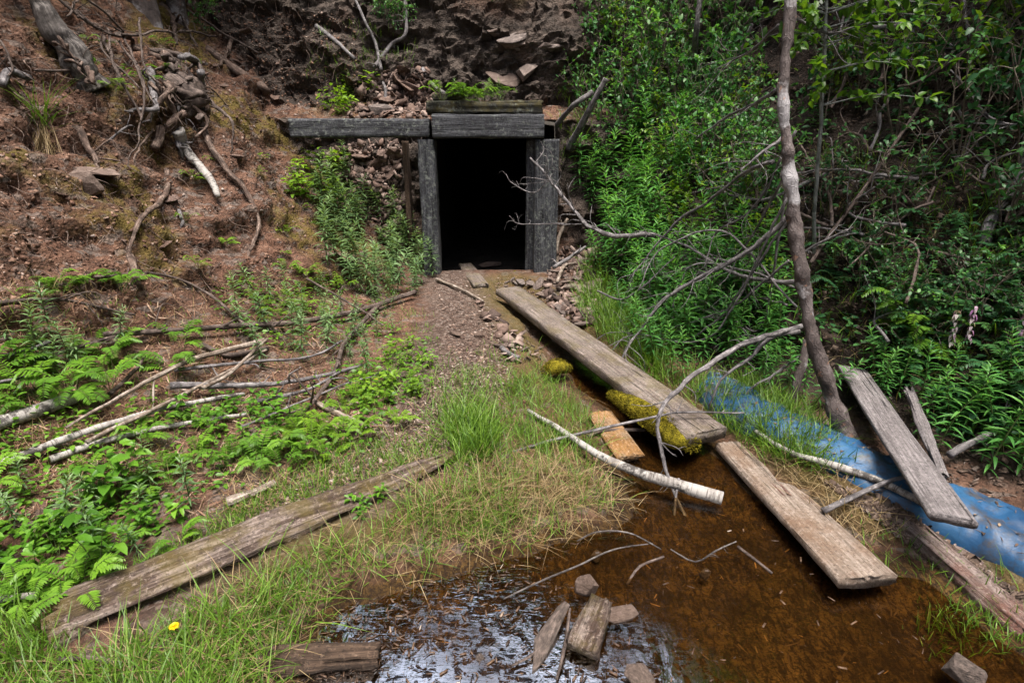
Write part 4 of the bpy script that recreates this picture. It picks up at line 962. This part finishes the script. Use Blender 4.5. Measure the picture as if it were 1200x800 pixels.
stand('fireweed', *FW, [(692, 300), (740, 255), (820, 300), (900, 340), (915, 430), (860, 440), (800, 420), (740, 380), (700, 345)], 84, .42, .75, 'dark green fireweed in the dense stand right of the long plank', 'fireweed right of the long plank', 4, mind=.07)
stand('fireweed', *FW, [(672, 225), (700, 165), (790, 165), (840, 225), (760, 265), (700, 285)], 46, .45, .8, 'tall fireweed on the steep slope beside the portal', 'fireweed on the slope beside the portal', 5, mind=.08)
stand('fireweed', *FW, [(1040, 500), (1110, 470), (1190, 470), (1230, 560), (1150, 560), (1075, 530)], 26, .30, .5, 'fireweed with broad leaves beside the weathered board', 'fireweed beside the weathered board', 6, mind=.08)
stand('fireweed', *FW, [(1010, 440), (1050, 450), (1060, 500), (1025, 480)], 6, .25, .4, 'fireweed leaning over the top of the weathered board', 'fireweed over the board top', 7)
VF = ('vetch', 'plant')
stand('vetch', *VF, [(-40, 420), (30, 395), (130, 395), (235, 410), (240, 470), (120, 490), (-40, 490)], 12, .18, .30, 'fern-like vetch with feathery leaves at the left edge', 'feathery vetch at the left edge', 8, mind=.12)
stand('vetch', *VF, [(160, 500), (320, 480), (400, 520), (330, 555), (170, 560)], 12, .12, .20, 'low feathery vetch around the birch sticks', 'low vetch around the birch sticks', 9, mind=.1)
stand('vetch_lime', *VF, [(330, 500), (440, 430), (485, 450), (470, 510), (380, 545)], 15, .11, .19, 'yellow-green feathery vetch beside the path', 'yellow-green vetch beside the path', 10, mind=.08)
stand('vetch', *VF, [(60, 330), (140, 325), (150, 350), (70, 355)], 5, .15, .22, 'small vetch on the bare slope', 'vetch on the bare slope', 11)
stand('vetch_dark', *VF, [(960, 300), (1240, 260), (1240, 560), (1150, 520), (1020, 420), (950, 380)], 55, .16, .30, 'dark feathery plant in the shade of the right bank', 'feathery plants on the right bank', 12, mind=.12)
stand('vetch', *VF, [(1030, 380), (1090, 380), (1090, 415), (1040, 415)], 5, .22, .32, 'brighter green feathery plant above the weathered board', 'brighter plants above the board', 13)
HB = ('broadleaf_herb', 'plant')
stand('fireweed_young', *FW, [(375, 345), (480, 352), (490, 400), (440, 440), (385, 430)], 20, .16, .34, 'young fireweed between the fallen branches and the path', 'fireweed beside the path', 55, mind=.1)
stand('vetch_lime', *VF, [(290, 300), (400, 310), (420, 360), (300, 400)], 12, .10, .2, 'light feathery vetch on the slope below the side beam', 'vetch on the slope below the side beam', 56, mind=.12)
stand('fireweed_young', *FW, [(-40, 560), (180, 540), (240, 600), (150, 690), (-40, 720)], 11, .18, .32, 'young fireweed among the broad-leaved herbs in the lower left', 'fireweed in the lower left', 51, mind=.12)
stand('vetch', *VF, [(-40, 560), (200, 560), (240, 620), (120, 700), (-40, 720)], 9, .12, .22, 'feathery vetch among the broad-leaved herbs in the lower left', 'vetch in the lower left', 52, mind=.12)
stand('fireweed', *FW, [(702, 352), (770, 392), (830, 436), (800, 455), (735, 410)], 20, .28, .48, 'fireweed at the edge of the long plank', 'fireweed along the long plank', 53, mind=.07)
stand('fireweed', *FW, [(840, 430), (920, 440), (960, 480), (900, 470)], 12, .25, .42, 'fireweed at the foot of the dead tree, behind the blue sheeting', 'fireweed behind the blue sheeting', 54, mind=.08)
stand('herb', *HB, [(-60, 590), (60, 560), (160, 570), (215, 610), (190, 650), (110, 690), (-60, 720)], 19, .14, .28, 'broad-leaved bright green herb in the lower left corner', 'broad-leaved herbs in the lower left', 14, mind=.07)
stand('herb_lime', *HB, [(430, 430), (500, 395), (515, 430), (490, 470), (430, 480)], 15, .08, .17, 'lime green low herb along the path', 'lime herbs along the path', 15, mind=.06)
stand('herb', *HB, [(200, 490), (330, 470), (380, 500), (300, 530)], 18, .10, .18, 'small green herb between the birch sticks', 'herbs between the birch sticks', 16, mind=.08)
stand('herb', *HB, [(395, 590), (450, 575), (455, 610), (400, 630)], 4, .07, .12, 'small herb growing against the mossy beam', 'herbs against the beam', 17)
stand('herb_lime', *HB, [(335, 210), (400, 200), (400, 240), (350, 245)], 12, .22, .34, 'light green plant on the bare slope under the side beam', 'light plants under the side beam', 18, mind=.08)
stand('herb_lime', *HB, [(375, 110), (430, 85), (440, 130), (390, 140)], 10, .20, .30, 'light green plant on the slope above the side beam', 'light plants above the side beam', 19, mind=.08)
stand('fireweed_young', *FW, [(370, 270), (420, 240), (440, 265), (400, 290)], 14, .28, .42, 'pale young fireweed on the slope under the side beam', 'fireweed under the side beam', 20)
stand('vetch_lime', *VF, [(200, 190), (340, 170), (400, 250), (390, 330), (250, 340), (200, 300)], 16, .07, .15, 'tiny light green seedling on the bare bank', 'seedlings on the bare bank', 44, mind=.2)
stand('vetch', *VF, [(20, 60), (230, 40), (240, 100), (60, 130)], 9, .10, .2, 'small plant among the twigs at the top of the left bank', 'plants at the top of the left bank', 45, mind=.2)
rg = np.random.default_rng(63)
for (u0, v0) in sample([(930, 60), (1200, 60), (1200, 480), (1060, 440), (960, 330)], 30, rg):
    a_ = rg.normal() * .6 + (2.4 if rg.random() < .6 else .6); l = rg.uniform(40, 150)
    ST(['stick_dark', 'stick_grey', 'stick_grey'][int(rg.integers(3))], [(u0, v0), (u0 + math.cos(a_) * l * .5 + rg.normal() * 7, v0 - math.sin(a_) * l * .5 + rg.normal() * 7), (u0 + math.cos(a_) * l, v0 - math.sin(a_) * l)], (4, 2), 'dead stick lying in the undergrowth of the right bank', rg.uniform(.05, .28), tw=4, twl=.3, wob=.02, group='dead sticks on the right bank')
SH = ('shrub', 'bush')
stand('shrub', *SH, [(655, 90), (720, 40), (850, 30), (850, 150), (760, 190), (680, 190)], 26, .6, 1.0, 'leafy green bush on the steep slope above the fireweed', 'bushes above the fireweed', 21, mind=.22, wide=.9)
stand('shrub', *SH, [(820, 120), (900, 130), (905, 300), (830, 250), (770, 200)], 18, .55, .9, 'open leafy bush behind the dead branches', 'bushes behind the dead branches', 22, mind=.2)
stand('shrub', *SH, [(760, 340), (900, 330), (905, 400), (800, 390)], 8, .4, .6, 'low bush among the fireweed', 'low bushes among the fireweed', 23)
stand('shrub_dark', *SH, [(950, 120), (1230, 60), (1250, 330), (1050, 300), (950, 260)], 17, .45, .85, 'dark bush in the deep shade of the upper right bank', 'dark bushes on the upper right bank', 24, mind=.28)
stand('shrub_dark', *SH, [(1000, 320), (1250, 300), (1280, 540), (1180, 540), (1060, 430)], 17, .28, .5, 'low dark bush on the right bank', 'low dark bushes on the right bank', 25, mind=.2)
stand('shrub_lime', *SH, [(690, 55), (800, 40), (830, 110), (720, 130)], 5, .6, .9, 'lighter green bush under the rock face', 'lighter bushes under the rock face', 26, mind=.3)
stand('shrub_lime', *SH, [(760, 150), (890, 150), (900, 400), (780, 330)], 9, .35, .7, 'lighter bush among the dead branches', 'lighter bushes among the dead branches', 29, mind=.3)
stand('shrub_lime', *SH, [(950, 30), (1190, 40), (1190, 130), (960, 130)], 9, .5, .9, 'airy bush with yellow-green leaves in the upper right', 'airy bushes in the upper right', 30, mind=.4)
stand('shrub', *SH, [(510, -60), (660, -60), (660, 2), (510, 2)], 12, .4, .8, 'bush overhanging the rock face above the mine entrance', 'bushes overhanging the rock face', 31, mind=.25)
stand('shrub', *SH, [(1000, 330), (1150, 320), (1190, 420), (1040, 410)], 10, .25, .45, 'mid green low bush above the weathered board', 'mid green bushes above the board', 32, mind=.2)
stand('shrub', *SH, [(225, 40), (240, 30), (246, 60), (230, 66)], 1, .42, .45, 'small leafy bush at the top of the bare bank', None, 27)
stand('shrub', *SH, [(440, 20), (480, 10), (500, 30), (460, 45)], 4, .35, .5, 'small bush on the slope high above the side beam', 'small bushes high above the beam', 28)
rg = np.random.default_rng(5)
for k in range(16):
    u = rg.uniform(515, 590); pos = np.array((P(u, 118, YF + .2)[0], YF + rg.uniform(.12, .4), P(560, 118, YF + .22)[2] - .02))
    plant('vetch' if k % 2 else 'fireweed_young', 'vetch' if k % 2 else 'fireweed', 'plant', pos, rg.uniform(.16, .28), 'green plant growing on top of the mossy header beam', 'plants on the header beam', rg)
# pink-white flower spikes
def spike(u, v, label, k):
    b = T(u, v + 60); rg = np.random.default_rng(k); top = np.array(b) + np.array((rg.normal() * .03, 0, .42))
    r = empty('flowering_stem', b, label, 'flower')
    mb = MB(); c = add_tube(mb, [b, (b + top) / 2 + (.02, 0, 0), top], (.004, .003, .002), 5, 20, 0); child(mb, 'stem', 'stem', r)
    n = 34; i = rg.integers(11, 20, n); a = rg.uniform(0, 6.28, n); d = np.stack((np.cos(a), np.sin(a), -.6 + 0 * a), -1)
    vv, f = leaves(c[i], d, np.tile((0, 0, 1.0), (n, 1)), rg.uniform(.018, .035, n), .015, .6, 'oval', .3)
    child(MB().add(vv, f, tint=np.repeat(rg.random(n), 8)), 'flowers', M['petal'], r)
M['petal'] = mat_leaf('faded_petal', (.40, .16, .42), (.50, .42, .46), (.62, .60, .55), .3)
spike(1096, 388, 'purplish white flower spike, leftmost of the three', 1); spike(1116, 385, 'fuller white flower spike in the middle of the three', 2); spike(1165, 382, 'purplish flower spike standing apart on the right', 3)
# dandelion
b = T(210, 752); r = empty('dandelion', b, 'yellow dandelion in the grass beside the beam', 'flower')
mb = MB(); add_tube(mb, [b, b + (0, 0, .04), b + (.003, -.006, .075)], (.0025, .002, .002), 6, 8, 0); child(mb, 'stem', 'stem', r)
n = 70; a = np.arange(n) * GA; rr = np.sqrt(np.arange(n) / n); d = np.stack((np.cos(a) * (.3 + rr), np.sin(a) * (.3 + rr), 1.1 - rr), -1)
v, f = leaves(np.tile(b + (.003, -.006, .075), (n, 1)), d, np.tile((0, 0, 1.0), (n, 1)), .009 + .008 * rr, .005, .2, 'blade', .1)
M['dandelion'] = mat_leaf('yellow_petal', (.75, .50, .01), (.85, .60, .012), (.9, .7, .02), .2)
child(MB().add(v, f, tint=np.repeat(RNG.random(n), 8)), 'petals', 'dandelion', r)

# ------------------------------------------------------------------ grass, litter (uncountable)
M['grass'] = mat_leaf('grass_blade', (.038, .10, .011), (.095, .195, .018), (.20, .33, .045), .35)
M['straw'] = mat_leaf('dry_grass', (.14, .09, .045), (.28, .20, .10), (.46, .37, .22), .25, .6)
def blades(mb, base, h, wd, rg, lean=.5, droop=.5, me=None):
    n = len(base); a = rg.uniform(0, 6.28, n); el = np.clip(rg.normal(1.15 if lean < 1 else .55, lean * .35, n), .05, 1.55)
    d = np.stack((np.cos(a) * np.cos(el), np.sin(a) * np.cos(el), np.sin(el)), -1)
    v, f = leaves(base, d, np.tile((0, 0, 1.0), (n, 1)) + rg.normal(size=(n, 3)) * .2, h, wd, rg.uniform(0, droop, n), 'blade', .15)
    mb.add(v, f, tint=np.repeat(rg.random(n) * .95, 8))
def grass_area(mb, poly, tufts, per, h0, h1, wd, rg, spread=.04, lean=.6, droop=.6, inwater=False):
    B = []; Hh = []
    for (u, v) in sample(poly, tufts, rg):
        h, nn = TN(u, v)
        if h is None or (h[2] < .005 and not inwater): continue
        m = int(rg.integers(max(1, per // 2), per + per // 2 + 1)); hh = rg.uniform(h0, h1)
        off = rg.normal(size=(m, 3)) * spread; off -= nn * (off @ nn)[:, None]; B.append(h + off - nn * .005); Hh.append(np.full(m, hh) * rg.uniform(.5, 1.2, m))
    if B: blades(mb, np.concatenate(B), np.concatenate(Hh), wd, rg, lean, droop)
rg = np.random.default_rng(99)
gm = MB(); sm = MB()
ISL = [(505, 470), (560, 440), (620, 400), (655, 440), (700, 500), (715, 555), (725, 590), (690, 612), (620, 628), (540, 640), (470, 600), (520, 560), (545, 540)]
grass_area(gm, [(470, 460), (540, 400), (600, 400), (560, 500), (500, 540)], 90, 7, .06, .15, .0038, rg, .03, .8, 1.0)
grass_area(gm, ISL, 400, 6, .06, .17, .0038, rg, .035, .8, 1.0)
grass_area(gm, [(540, 470), (640, 430), (700, 500), (690, 540), (560, 525)], 170, 8, .06, .16, .0038, rg)
grass_area(gm, [(530, 500), (570, 490), (575, 545), (535, 550)], 60, 14, .12, .24, .006, rg)
grass_area(sm, ISL, 120, 7, .08, .20, .0026, rg, .05, 1.3, .9)
grass_area(sm, [(480, 600), (560, 545), (690, 540), (725, 590), (690, 612), (620, 628), (540, 640)], 170, 9, .10, .24, .0026, rg, .05, 1.3, 1.0)
BNK = [(250, 700), (430, 620), (545, 560), (640, 620), (560, 645), (470, 670), (390, 690), (350, 740), (320, 800), (300, 860), (60, 860), (60, 790), (180, 770)]
grass_area(gm, BNK, 330, 6, .05, .15, .0038, rg, .04, .8, 1.0)
grass_area(gm, [(120, 790), (400, 640), (440, 660), (330, 760), (300, 860), (100, 860)], 150, 7, .09, .22, .0045, rg, .03, .8, 1.0)
grass_area(sm, BNK, 230, 8, .08, .20, .0026, rg, .05, 1.3, .9)
grass_area(gm, [(-60, 860), (-60, 690), (60, 690), (60, 850)], 220, 8, .05, .14, .0045, rg)
grass_area(gm, [(60, 720), (210, 640), (330, 560), (420, 520), (520, 520), (500, 555), (330, 600), (100, 715)], 420, 6, .03, .10, .004, rg)
grass_area(sm, [(210, 640), (300, 540), (420, 520), (540, 530), (500, 555), (330, 600), (200, 660)], 420, 6, .03, .09, .003, rg, .06, 1.3, .6)
grass_area(gm, [(690, 300), (720, 330), (790, 400), (770, 450), (720, 410), (680, 365)], 300, 10, .12, .30, .006, rg)
grass_area(gm, [(770, 440), (900, 450), (960, 500), (990, 560), (900, 540), (850, 500)], 330, 9, .10, .24, .005, rg)
grass_area(sm, [(690, 340), (800, 420), (900, 470), (980, 560), (1040, 640), (980, 620), (880, 520), (740, 440)], 250, 6, .06, .20, .003, rg, .05, 1.2, .8)
grass_area(gm, [(430, 380), (500, 360), (520, 400), (460, 460)], 60, 6, .04, .10, .004, rg)
grass_area(gm, [(-60, 360), (480, 330), (480, 520), (330, 560), (-60, 560)], 500, 4, .03, .10, .004, rg)
grass_area(sm, [(-60, 330), (480, 330), (480, 520), (330, 560), (-60, 600)], 1200, 4, .04, .14, .003, rg, .06, 1.5, .4)
grass_area(gm, [(650, 100), (700, 90), (700, 200), (660, 200)], 60, 8, .1, .25, .006, rg)
grass_area(gm, [(700, 200), (920, 180), (1250, 200), (1250, 560), (1000, 460), (760, 380)], 340, 6, .08, .25, .005, rg)
grass_area(sm, [(920, 180), (1250, 150), (1250, 560), (1000, 460), (930, 400)], 600, 4, .05, .2, .003, rg, .06, 1.3, .6)
grass_area(gm, [(1070, 720), (1140, 700), (1180, 760), (1100, 780)], 40, 7, .04, .09, .004, rg, inwater=True)
grass_area(gm, [(345, 120), (480, 80), (500, 40), (380, 30)], 90, 6, .06, .16, .005, rg)
grass_area(gm, [(990, 640), (1100, 700), (1200, 760), (1200, 700), (1040, 600)], 40, 6, .04, .12, .004, rg)
tag(gm.build('grass', M['grass']), kind='stuff'); tag(sm.build('dry_grass', M['straw']), kind='stuff')
b = T(48, 148); r = empty('grass_clump', b, 'green grass clump with hanging dry straw on the left bank', 'grass clump')
mb = MB(); blades(mb, b + rg.normal(size=(60, 3)) * .03, rg.uniform(.18, .42, 60), .008, rg, .5, .9); child(mb, 'blades', 'grass', r)
n = 90; mb = MB(); bb = b + rg.normal(size=(n, 3)) * .03; v, f = leaves(bb, np.stack((rg.normal(size=n) * .25 + .15, -.45 + rg.normal(size=n) * .2, -np.ones(n)), -1), rg.normal(size=(n, 3)), rg.uniform(.2, .42, n), .005, .1, 'blade'); mb.add(v, f, tint=np.repeat(rg.random(n), 8)); child(mb, 'straw', 'straw', r)

def flakes(name, poly_n, mat, s0, s1, rg, lift=.004, asp=.4, tilt=.35, water=False, thick=.22):
    """small flat chips or leaves with a little thickness lying on the ground"""
    B = []; N_ = []
    for poly, n in poly_n:
        for (u, v) in sample(poly, n, rg):
            if water: B.append(G(u, v, .004)); N_.append((0, 0, 1)); continue
            h, nn = TN(u, v)
            if h is not None: B.append(h + nn * lift); N_.append(nn)
    B = np.array(B); N_ = unit(np.array(N_, float) + rg.normal(size=(len(B), 3)) * tilt); n = len(B)
    d = unit(np.cross(N_, rg.normal(size=(n, 3)))); s = np.cross(N_, d); L_ = (s0 + (s1 - s0) * rg.random(n) ** 3.0)[:, None]; W_ = L_ * (asp * rg.uniform(.5, 1.6, (n, 1))); Tk = np.minimum(L_, W_) * thick
    v = np.stack([B + d * L_ * a * (.5 if b_ > 0 else .42) + s * W_ * b_ * .5 + N_ * Tk * c for (a, b_, c) in ((-1, -1, 0), (1, -.7, 0), (.8, 1, 0), (-.9, .8, 0), (-1, -1, 1), (1, -.7, 1), (.8, 1, 1), (-.9, .8, 1))], 1)
    o = (np.arange(n) * 8)[:, None]
    q_ = np.concatenate([o + np.array(x) for x in ((4, 5, 6, 7), (0, 1, 5, 4), (1, 2, 6, 5), (2, 3, 7, 6), (3, 0, 4, 7))])
    return tag(MB().add(v.reshape(-1, 3), [q_], tint=np.repeat(rg.random(n), 8)).build(name, mat, smooth=False), kind='stuff')
def mat_flake(name, stops, rough=.8, spec=.25):
    n = NT(name); c = n.ramp(n.attr('tint'), stops); c = n.mix(.6, c, n.ramp(n.noise(n.coord('Object'), 90, 4), [(.3, .4), (.7, 1.1)]), 'MULTIPLY')
    return n.done(n.bsdf(c, rough, spec=spec).outputs[0])
PTH = [(505, 335), (560, 345), (600, 400), (600, 450), (560, 500), (500, 540), (440, 545), (470, 480), (525, 430), (520, 380)]
flakes('bark_litter', [(PTH, 5600), ([(515, 326), (650, 326), (650, 350), (560, 350)], 700), ([(300, 600), (420, 530), (540, 500), (560, 545), (330, 600)], 1600), ([(200, 430), (420, 400), (480, 520), (250, 560)], 1500)],
       mat_flake('bark_chips', [(0, (.04, .026, .02)), (.4, (.14, .088, .068)), (.8, (.23, .16, .125)), (1, (.42, .35, .31))]), .005, .036, rg)
flakes('soil_crumbs', [([(-40, 20), (240, 20), (400, 130), (400, 330), (200, 350), (-40, 350)], 6500), ([(240, 0), (420, 20), (420, 130), (330, 140)], 2500)],
       mat_flake('soil_crumb', [(0, (.045, .024, .017)), (.45, (.155, .085, .058)), (.85, (.25, .155, .11)), (1, (.33, .27, .24))]), .004, .032, rg, .002, .7, .6)
tv = TARPV[:, 3:22].reshape(-1, 3); tv = tv[rg.integers(0, len(tv), 240)]
tmp = MB(); n = len(tv); a = rg.uniform(0, 6.28, n); dd = np.stack((np.cos(a), np.sin(a), rg.normal(size=n) * .15), -1); ln = rg.uniform(.01, .035, n); nd = rg.random(n) < .5; ln[nd] *= 1.8
v, f = leaves(tv + (0, 0, .004) - dd * ln[:, None] * .5, dd, np.tile((0, 0, 1.0), (n, 1)) + rg.normal(size=(n, 3)) * .2, ln, np.where(nd, .003, ln * .45), .15, 'oval', .2)
tmp.add(v, f, tint=np.repeat(rg.random(n), 8)); tag(tmp.build('fallen_leaves', mat_flake('leaf_on_sheet', [(0, (.03, .02, .014)), (.5, (.11, .07, .05)), (1, (.26, .19, .13))])), kind='stuff')
flakes('needle_litter', [([(-40, 340), (450, 340), (450, 520), (300, 600), (-40, 620)], 4200)], mat_flake('needle', [(0, (.10, .05, .03)), (.6, (.25, .14, .09)), (1, (.42, .31, .23))]), .03, .11, rg, .01, .06, .25)
flakes('leaf_litter', [([(900, 60), (1250, 60), (1250, 560), (1150, 600), (1000, 480), (900, 300)], 5000), ([(960, 560), (1060, 600), (1200, 700), (1200, 745), (1080, 650)], 2200), ([(840, 450), (1000, 530), (1200, 620), (1200, 660), (1000, 570), (850, 480)], 500)],
       mat_flake('dead_leaf', [(0, (.025, .018, .014)), (.5, (.09, .06, .045)), (.9, (.17, .125, .10)), (1, (.22, .18, .16))]), .012, .05, rg, .006, .5, .5, thick=.06)
flakes('scree', [([(430, 90), (500, 80), (512, 137), (400, 140)], 800), ([(385, 170), (468, 165), (470, 290), (400, 240)], 900), ([(640, 290), (700, 290), (710, 380), (640, 380)], 700), ([(545, 340), (640, 420), (600, 430)], 110)],
       mat_flake('stone_chip', [(0, (.05, .035, .03)), (.5, (.16, .105, .085)), (1, (.30, .23, .20))]), .02, .12, rg, .02, .6, .6)
SHORE = [(352, 735), (400, 690), (480, 665), (560, 640), (640, 615), (700, 600), (722, 570), (735, 560), (735, 610), (640, 660), (520, 720), (430, 790), (340, 800)]
flakes('floating_litter', [(SHORE, 800), ([(340, 800), (420, 700), (600, 660), (680, 700), (760, 800)], 700), ([(720, 520), (850, 600), (1050, 700), (1150, 800), (700, 800), (700, 620)], 130)],
       mat_flake('wet_leaf', [(0, (.02, .012, .008)), (.6, (.07, .04, .025)), (.975, (.14, .085, .05)), (1, (.36, .30, .25))], .5, .4), .005, .036, rg, asp=.17, tilt=.06, water=True)
flakes('sunken_debris', [([(640, 440), (860, 560), (1080, 690), (1200, 800), (330, 800), (430, 700), (700, 620)], 1500)], mat_flake('sunken_twig', [(0, (.03, .016, .006)), (.8, (.09, .05, .018)), (1, (.30, .17, .06))]), .015, .075, rg, -.001, .07, .08)
rl = MB()
for poly, n in (([(-40, 60), (230, 40), (330, 130), (300, 330), (-40, 330)], 330), ([(240, 0), (420, 0), (420, 120), (330, 130)], 90)):
    for (u, v) in sample(poly, n, rg):
        h, nn = TN(u, v)
        if h is None: continue
        d = unit(rg.normal(size=3) * .8 + (0, 0, -.8) + nn * .5); l = rg.uniform(.06, .3); p2 = h + d * l * .5 + nn * .02
        add_tube(rl, [h, p2, p2 + unit(d + rg.normal(size=3) * .6 + (0, 0, -.4)) * l * .5], (.003, .0022, .001), 4, 9, 0, wob=.015)
tag(rl.build('rootlets', M['root']), kind='stuff')
# low ground cover leaves
def cover(name, polys, mat, l0, l1, rg, kind='oval', hh=.05):
    B = []; D = []
    for poly, n in polys:
        for (u, v) in sample(poly, n, rg):
            h, nn = TN(u, v)
            if h is None or h[2] < .01: continue
            k = 5; B.append(h + rg.normal(size=(k, 3)) * .03 + np.array((0, 0, 1)) * rg.uniform(.0, hh, (k, 1))); a = rg.uniform(0, 6.28, k); D.append(np.stack((np.cos(a), np.sin(a), rg.uniform(-.1, .5, k)), -1))
    B = np.concatenate(B); D = np.concatenate(D); n = len(B); ln = rg.uniform(l0, l1, n)
    v, f = leaves(B, D, np.tile((0, 0, 1.0), (n, 1)) + rg.normal(size=(n, 3)) * .3, ln, ln * .55, .25, kind, .12)
    return tag(MB().add(v, f, tint=np.repeat(np.clip(.5 + .6 * fbm(B, 2.5, 2, 4) + rg.normal(size=n) * .15, 0, .95), 8)).build(name, M[mat]), kind='stuff')
cover('ground_cover', [([(-60, 480), (200, 470), (420, 450), (480, 480), (420, 540), (230, 580), (120, 690), (-60, 740)], 480), ([(380, 440), (500, 400), (510, 450), (440, 500)], 160), ([(240, 330), (480, 330), (470, 400), (260, 420)], 220)], 'fern', .018, .045, rg)
cover('undergrowth', [([(700, 200), (900, 150), (950, 420), (800, 420), (690, 320)], 500), ([(680, 60), (860, 40), (860, 200), (700, 200)], 250)], 'fireweed', .03, .07, rg, hh=.16)
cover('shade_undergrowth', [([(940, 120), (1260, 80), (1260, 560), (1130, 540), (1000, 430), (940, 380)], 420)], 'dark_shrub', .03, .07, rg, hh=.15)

# ------------------------------------------------------------------ forest above the cut, with unseen pines added for shade
M['needles'] = mat_leaf('pine_needles', (.014, .035, .014), (.028, .065, .022), (.05, .10, .03), .2)
def pine(x, y, h, r0, label, seed, crown0=.25, spread=1.6, n=900):
    p, nn = ground(x, y); rg = np.random.default_rng(seed)
    r = empty('pine_tree', p, label, 'tree', None)
    mb = MB(); c = add_tube(mb, [p - (0, 0, .3), p + (0, 0, .12), p + (rg.normal() * .1, rg.normal() * .1, h * .5), p + (rg.normal() * .2, rg.normal() * .2, h)], (r0 * 1.7, r0, r0 * .65, .02), 12, 60, .1, .02, seed)
    child(mb, 'trunk', 'pine', r)
    mb = MB(); t = crown0 + (1 - crown0) * rg.random(n) ** .9; i = np.minimum((t * 59).astype(int), 59); a = rg.uniform(0, 6.28, n)
    rad = spread * (1.05 - t) ** .8 * rg.uniform(.15, 1, n); d = np.stack((np.cos(a), np.sin(a), -.15 + rg.normal(size=n) * .2), -1)
    B = c[i] + d * rad[:, None]; v, f = leaves(B, d + rg.normal(size=(n, 3)) * .5, rg.normal(size=(n, 3)) * .4 + (0, 0, 1), rg.uniform(.25, .55, n), rg.uniform(.08, .2, n), .3, 'blade')
    mb.add(v, f, tint=np.repeat(rg.random(n), 8)); child(mb, 'crown', 'needles', r); return r
b1 = T(150, 8); b2 = T(192, 14)
pine(b1[0], b1[1] + .25, 9, .13, 'pine tree whose thicker base stands above the stump', 401, .45, 1.5, 800)
pine(b2[0], b2[1] + .3, 8, .10, 'pine tree whose thinner base stands beside the thicker one', 402, .45, 1.3, 700)
LB = 'unseen pine added to shade the cut'  # out-of-view trees put in to darken the banks and edges
for k, (x, y, h) in enumerate([(4.2, 9.0, 9), (6.4, 6.6, 10), (7.2, 4.2, 10), (7.4, 1.6, 11), (7.2, -1.2, 11), (8.5, 3.0, 12), (8.2, 8.0, 12), (-5.6, 10.6, 9), (-6.4, 6.6, 9), (-7.0, 4.2, 10), (-1.2, 10.4, 4.4), (.6, 9.9, 4.6), (2.2, 10.2, 5.2), (-3.0, 10.0, 5.0),
    (-5.6, 8.6, 10), (-6.0, 2.6, 10), (-6.6, .4, 11), (-6.2, -2.0, 11), (-4.6, -4.6, 12), (-2.4, -6.2, 12), (0.2, -7.0, 12), (2.6, -6.2, 12), (4.6, -4.4, 12), (6.6, -3.2, 11), (5.4, 7.8, 9), (5.9, 5.4, 9), (5.6, 2.6, 8), (5.5, .4, 8), (-5.0, 4.6, 8), (-5.3, 6.6, 8), (-4.9, 2.4, 8), (4.7, 6.4, 8), (4.9, 4.2, 8)]):
    wide = (x >= 4.2 or x <= -4.6) and 0 < y < 8.9  # crowns spread wider here to throw more shade on the banks
    pine(x, y, h, .13, LB, 420 + k, .30 if wide and x > 0 else .48 if wide else .10, 3.3 if wide and x > 0 else 3.0 if wide else 2.1, 2600 if wide else 1900)['group'] = 'unseen pines added for shade'

# ------------------------------------------------------------------ light
w = bpy.data.worlds.new('World'); scene.world = w; w.use_nodes = True
nt = w.node_tree; bg = nt.nodes['Background']; sky = nt.nodes.new('ShaderNodeTexSky'); sky.sky_type = 'NISHITA'; sky.sun_disc = False
SUN = Vector((.10, -.22, .97)).normalized()
sky.sun_elevation = math.asin(SUN.z); sky.sun_rotation = math.atan2(SUN.x, SUN.y); sky.air_density = 1.0; sky.dust_density = 7.0; sky.ozone_density = 1.0
hs = nt.nodes.new('ShaderNodeHueSaturation'); hs.inputs['Saturation'].default_value = .75; nt.links.new(sky.outputs[0], hs.inputs['Color']); nt.links.new(hs.outputs[0], bg.inputs[0]); bg.inputs[1].default_value = .10
ld = bpy.data.lights.new('sun', 'SUN'); ld.energy = 1.8; ld.angle = R(26); ld.color = (1, .94, .86)
lo_ = bpy.data.objects.new('sun', ld); COL.objects.link(lo_); lo_.rotation_euler = SUN.to_track_quat('Z', 'Y').to_euler()
vs = scene.view_settings; vs.view_transform = 'Standard'; vs.look = 'None'; vs.gamma = 1.0; vs.exposure = 1.9
scene.cycles.use_denoising = True
scene.cycles.max_bounces = 8; scene.cycles.transparent_max_bounces = 12
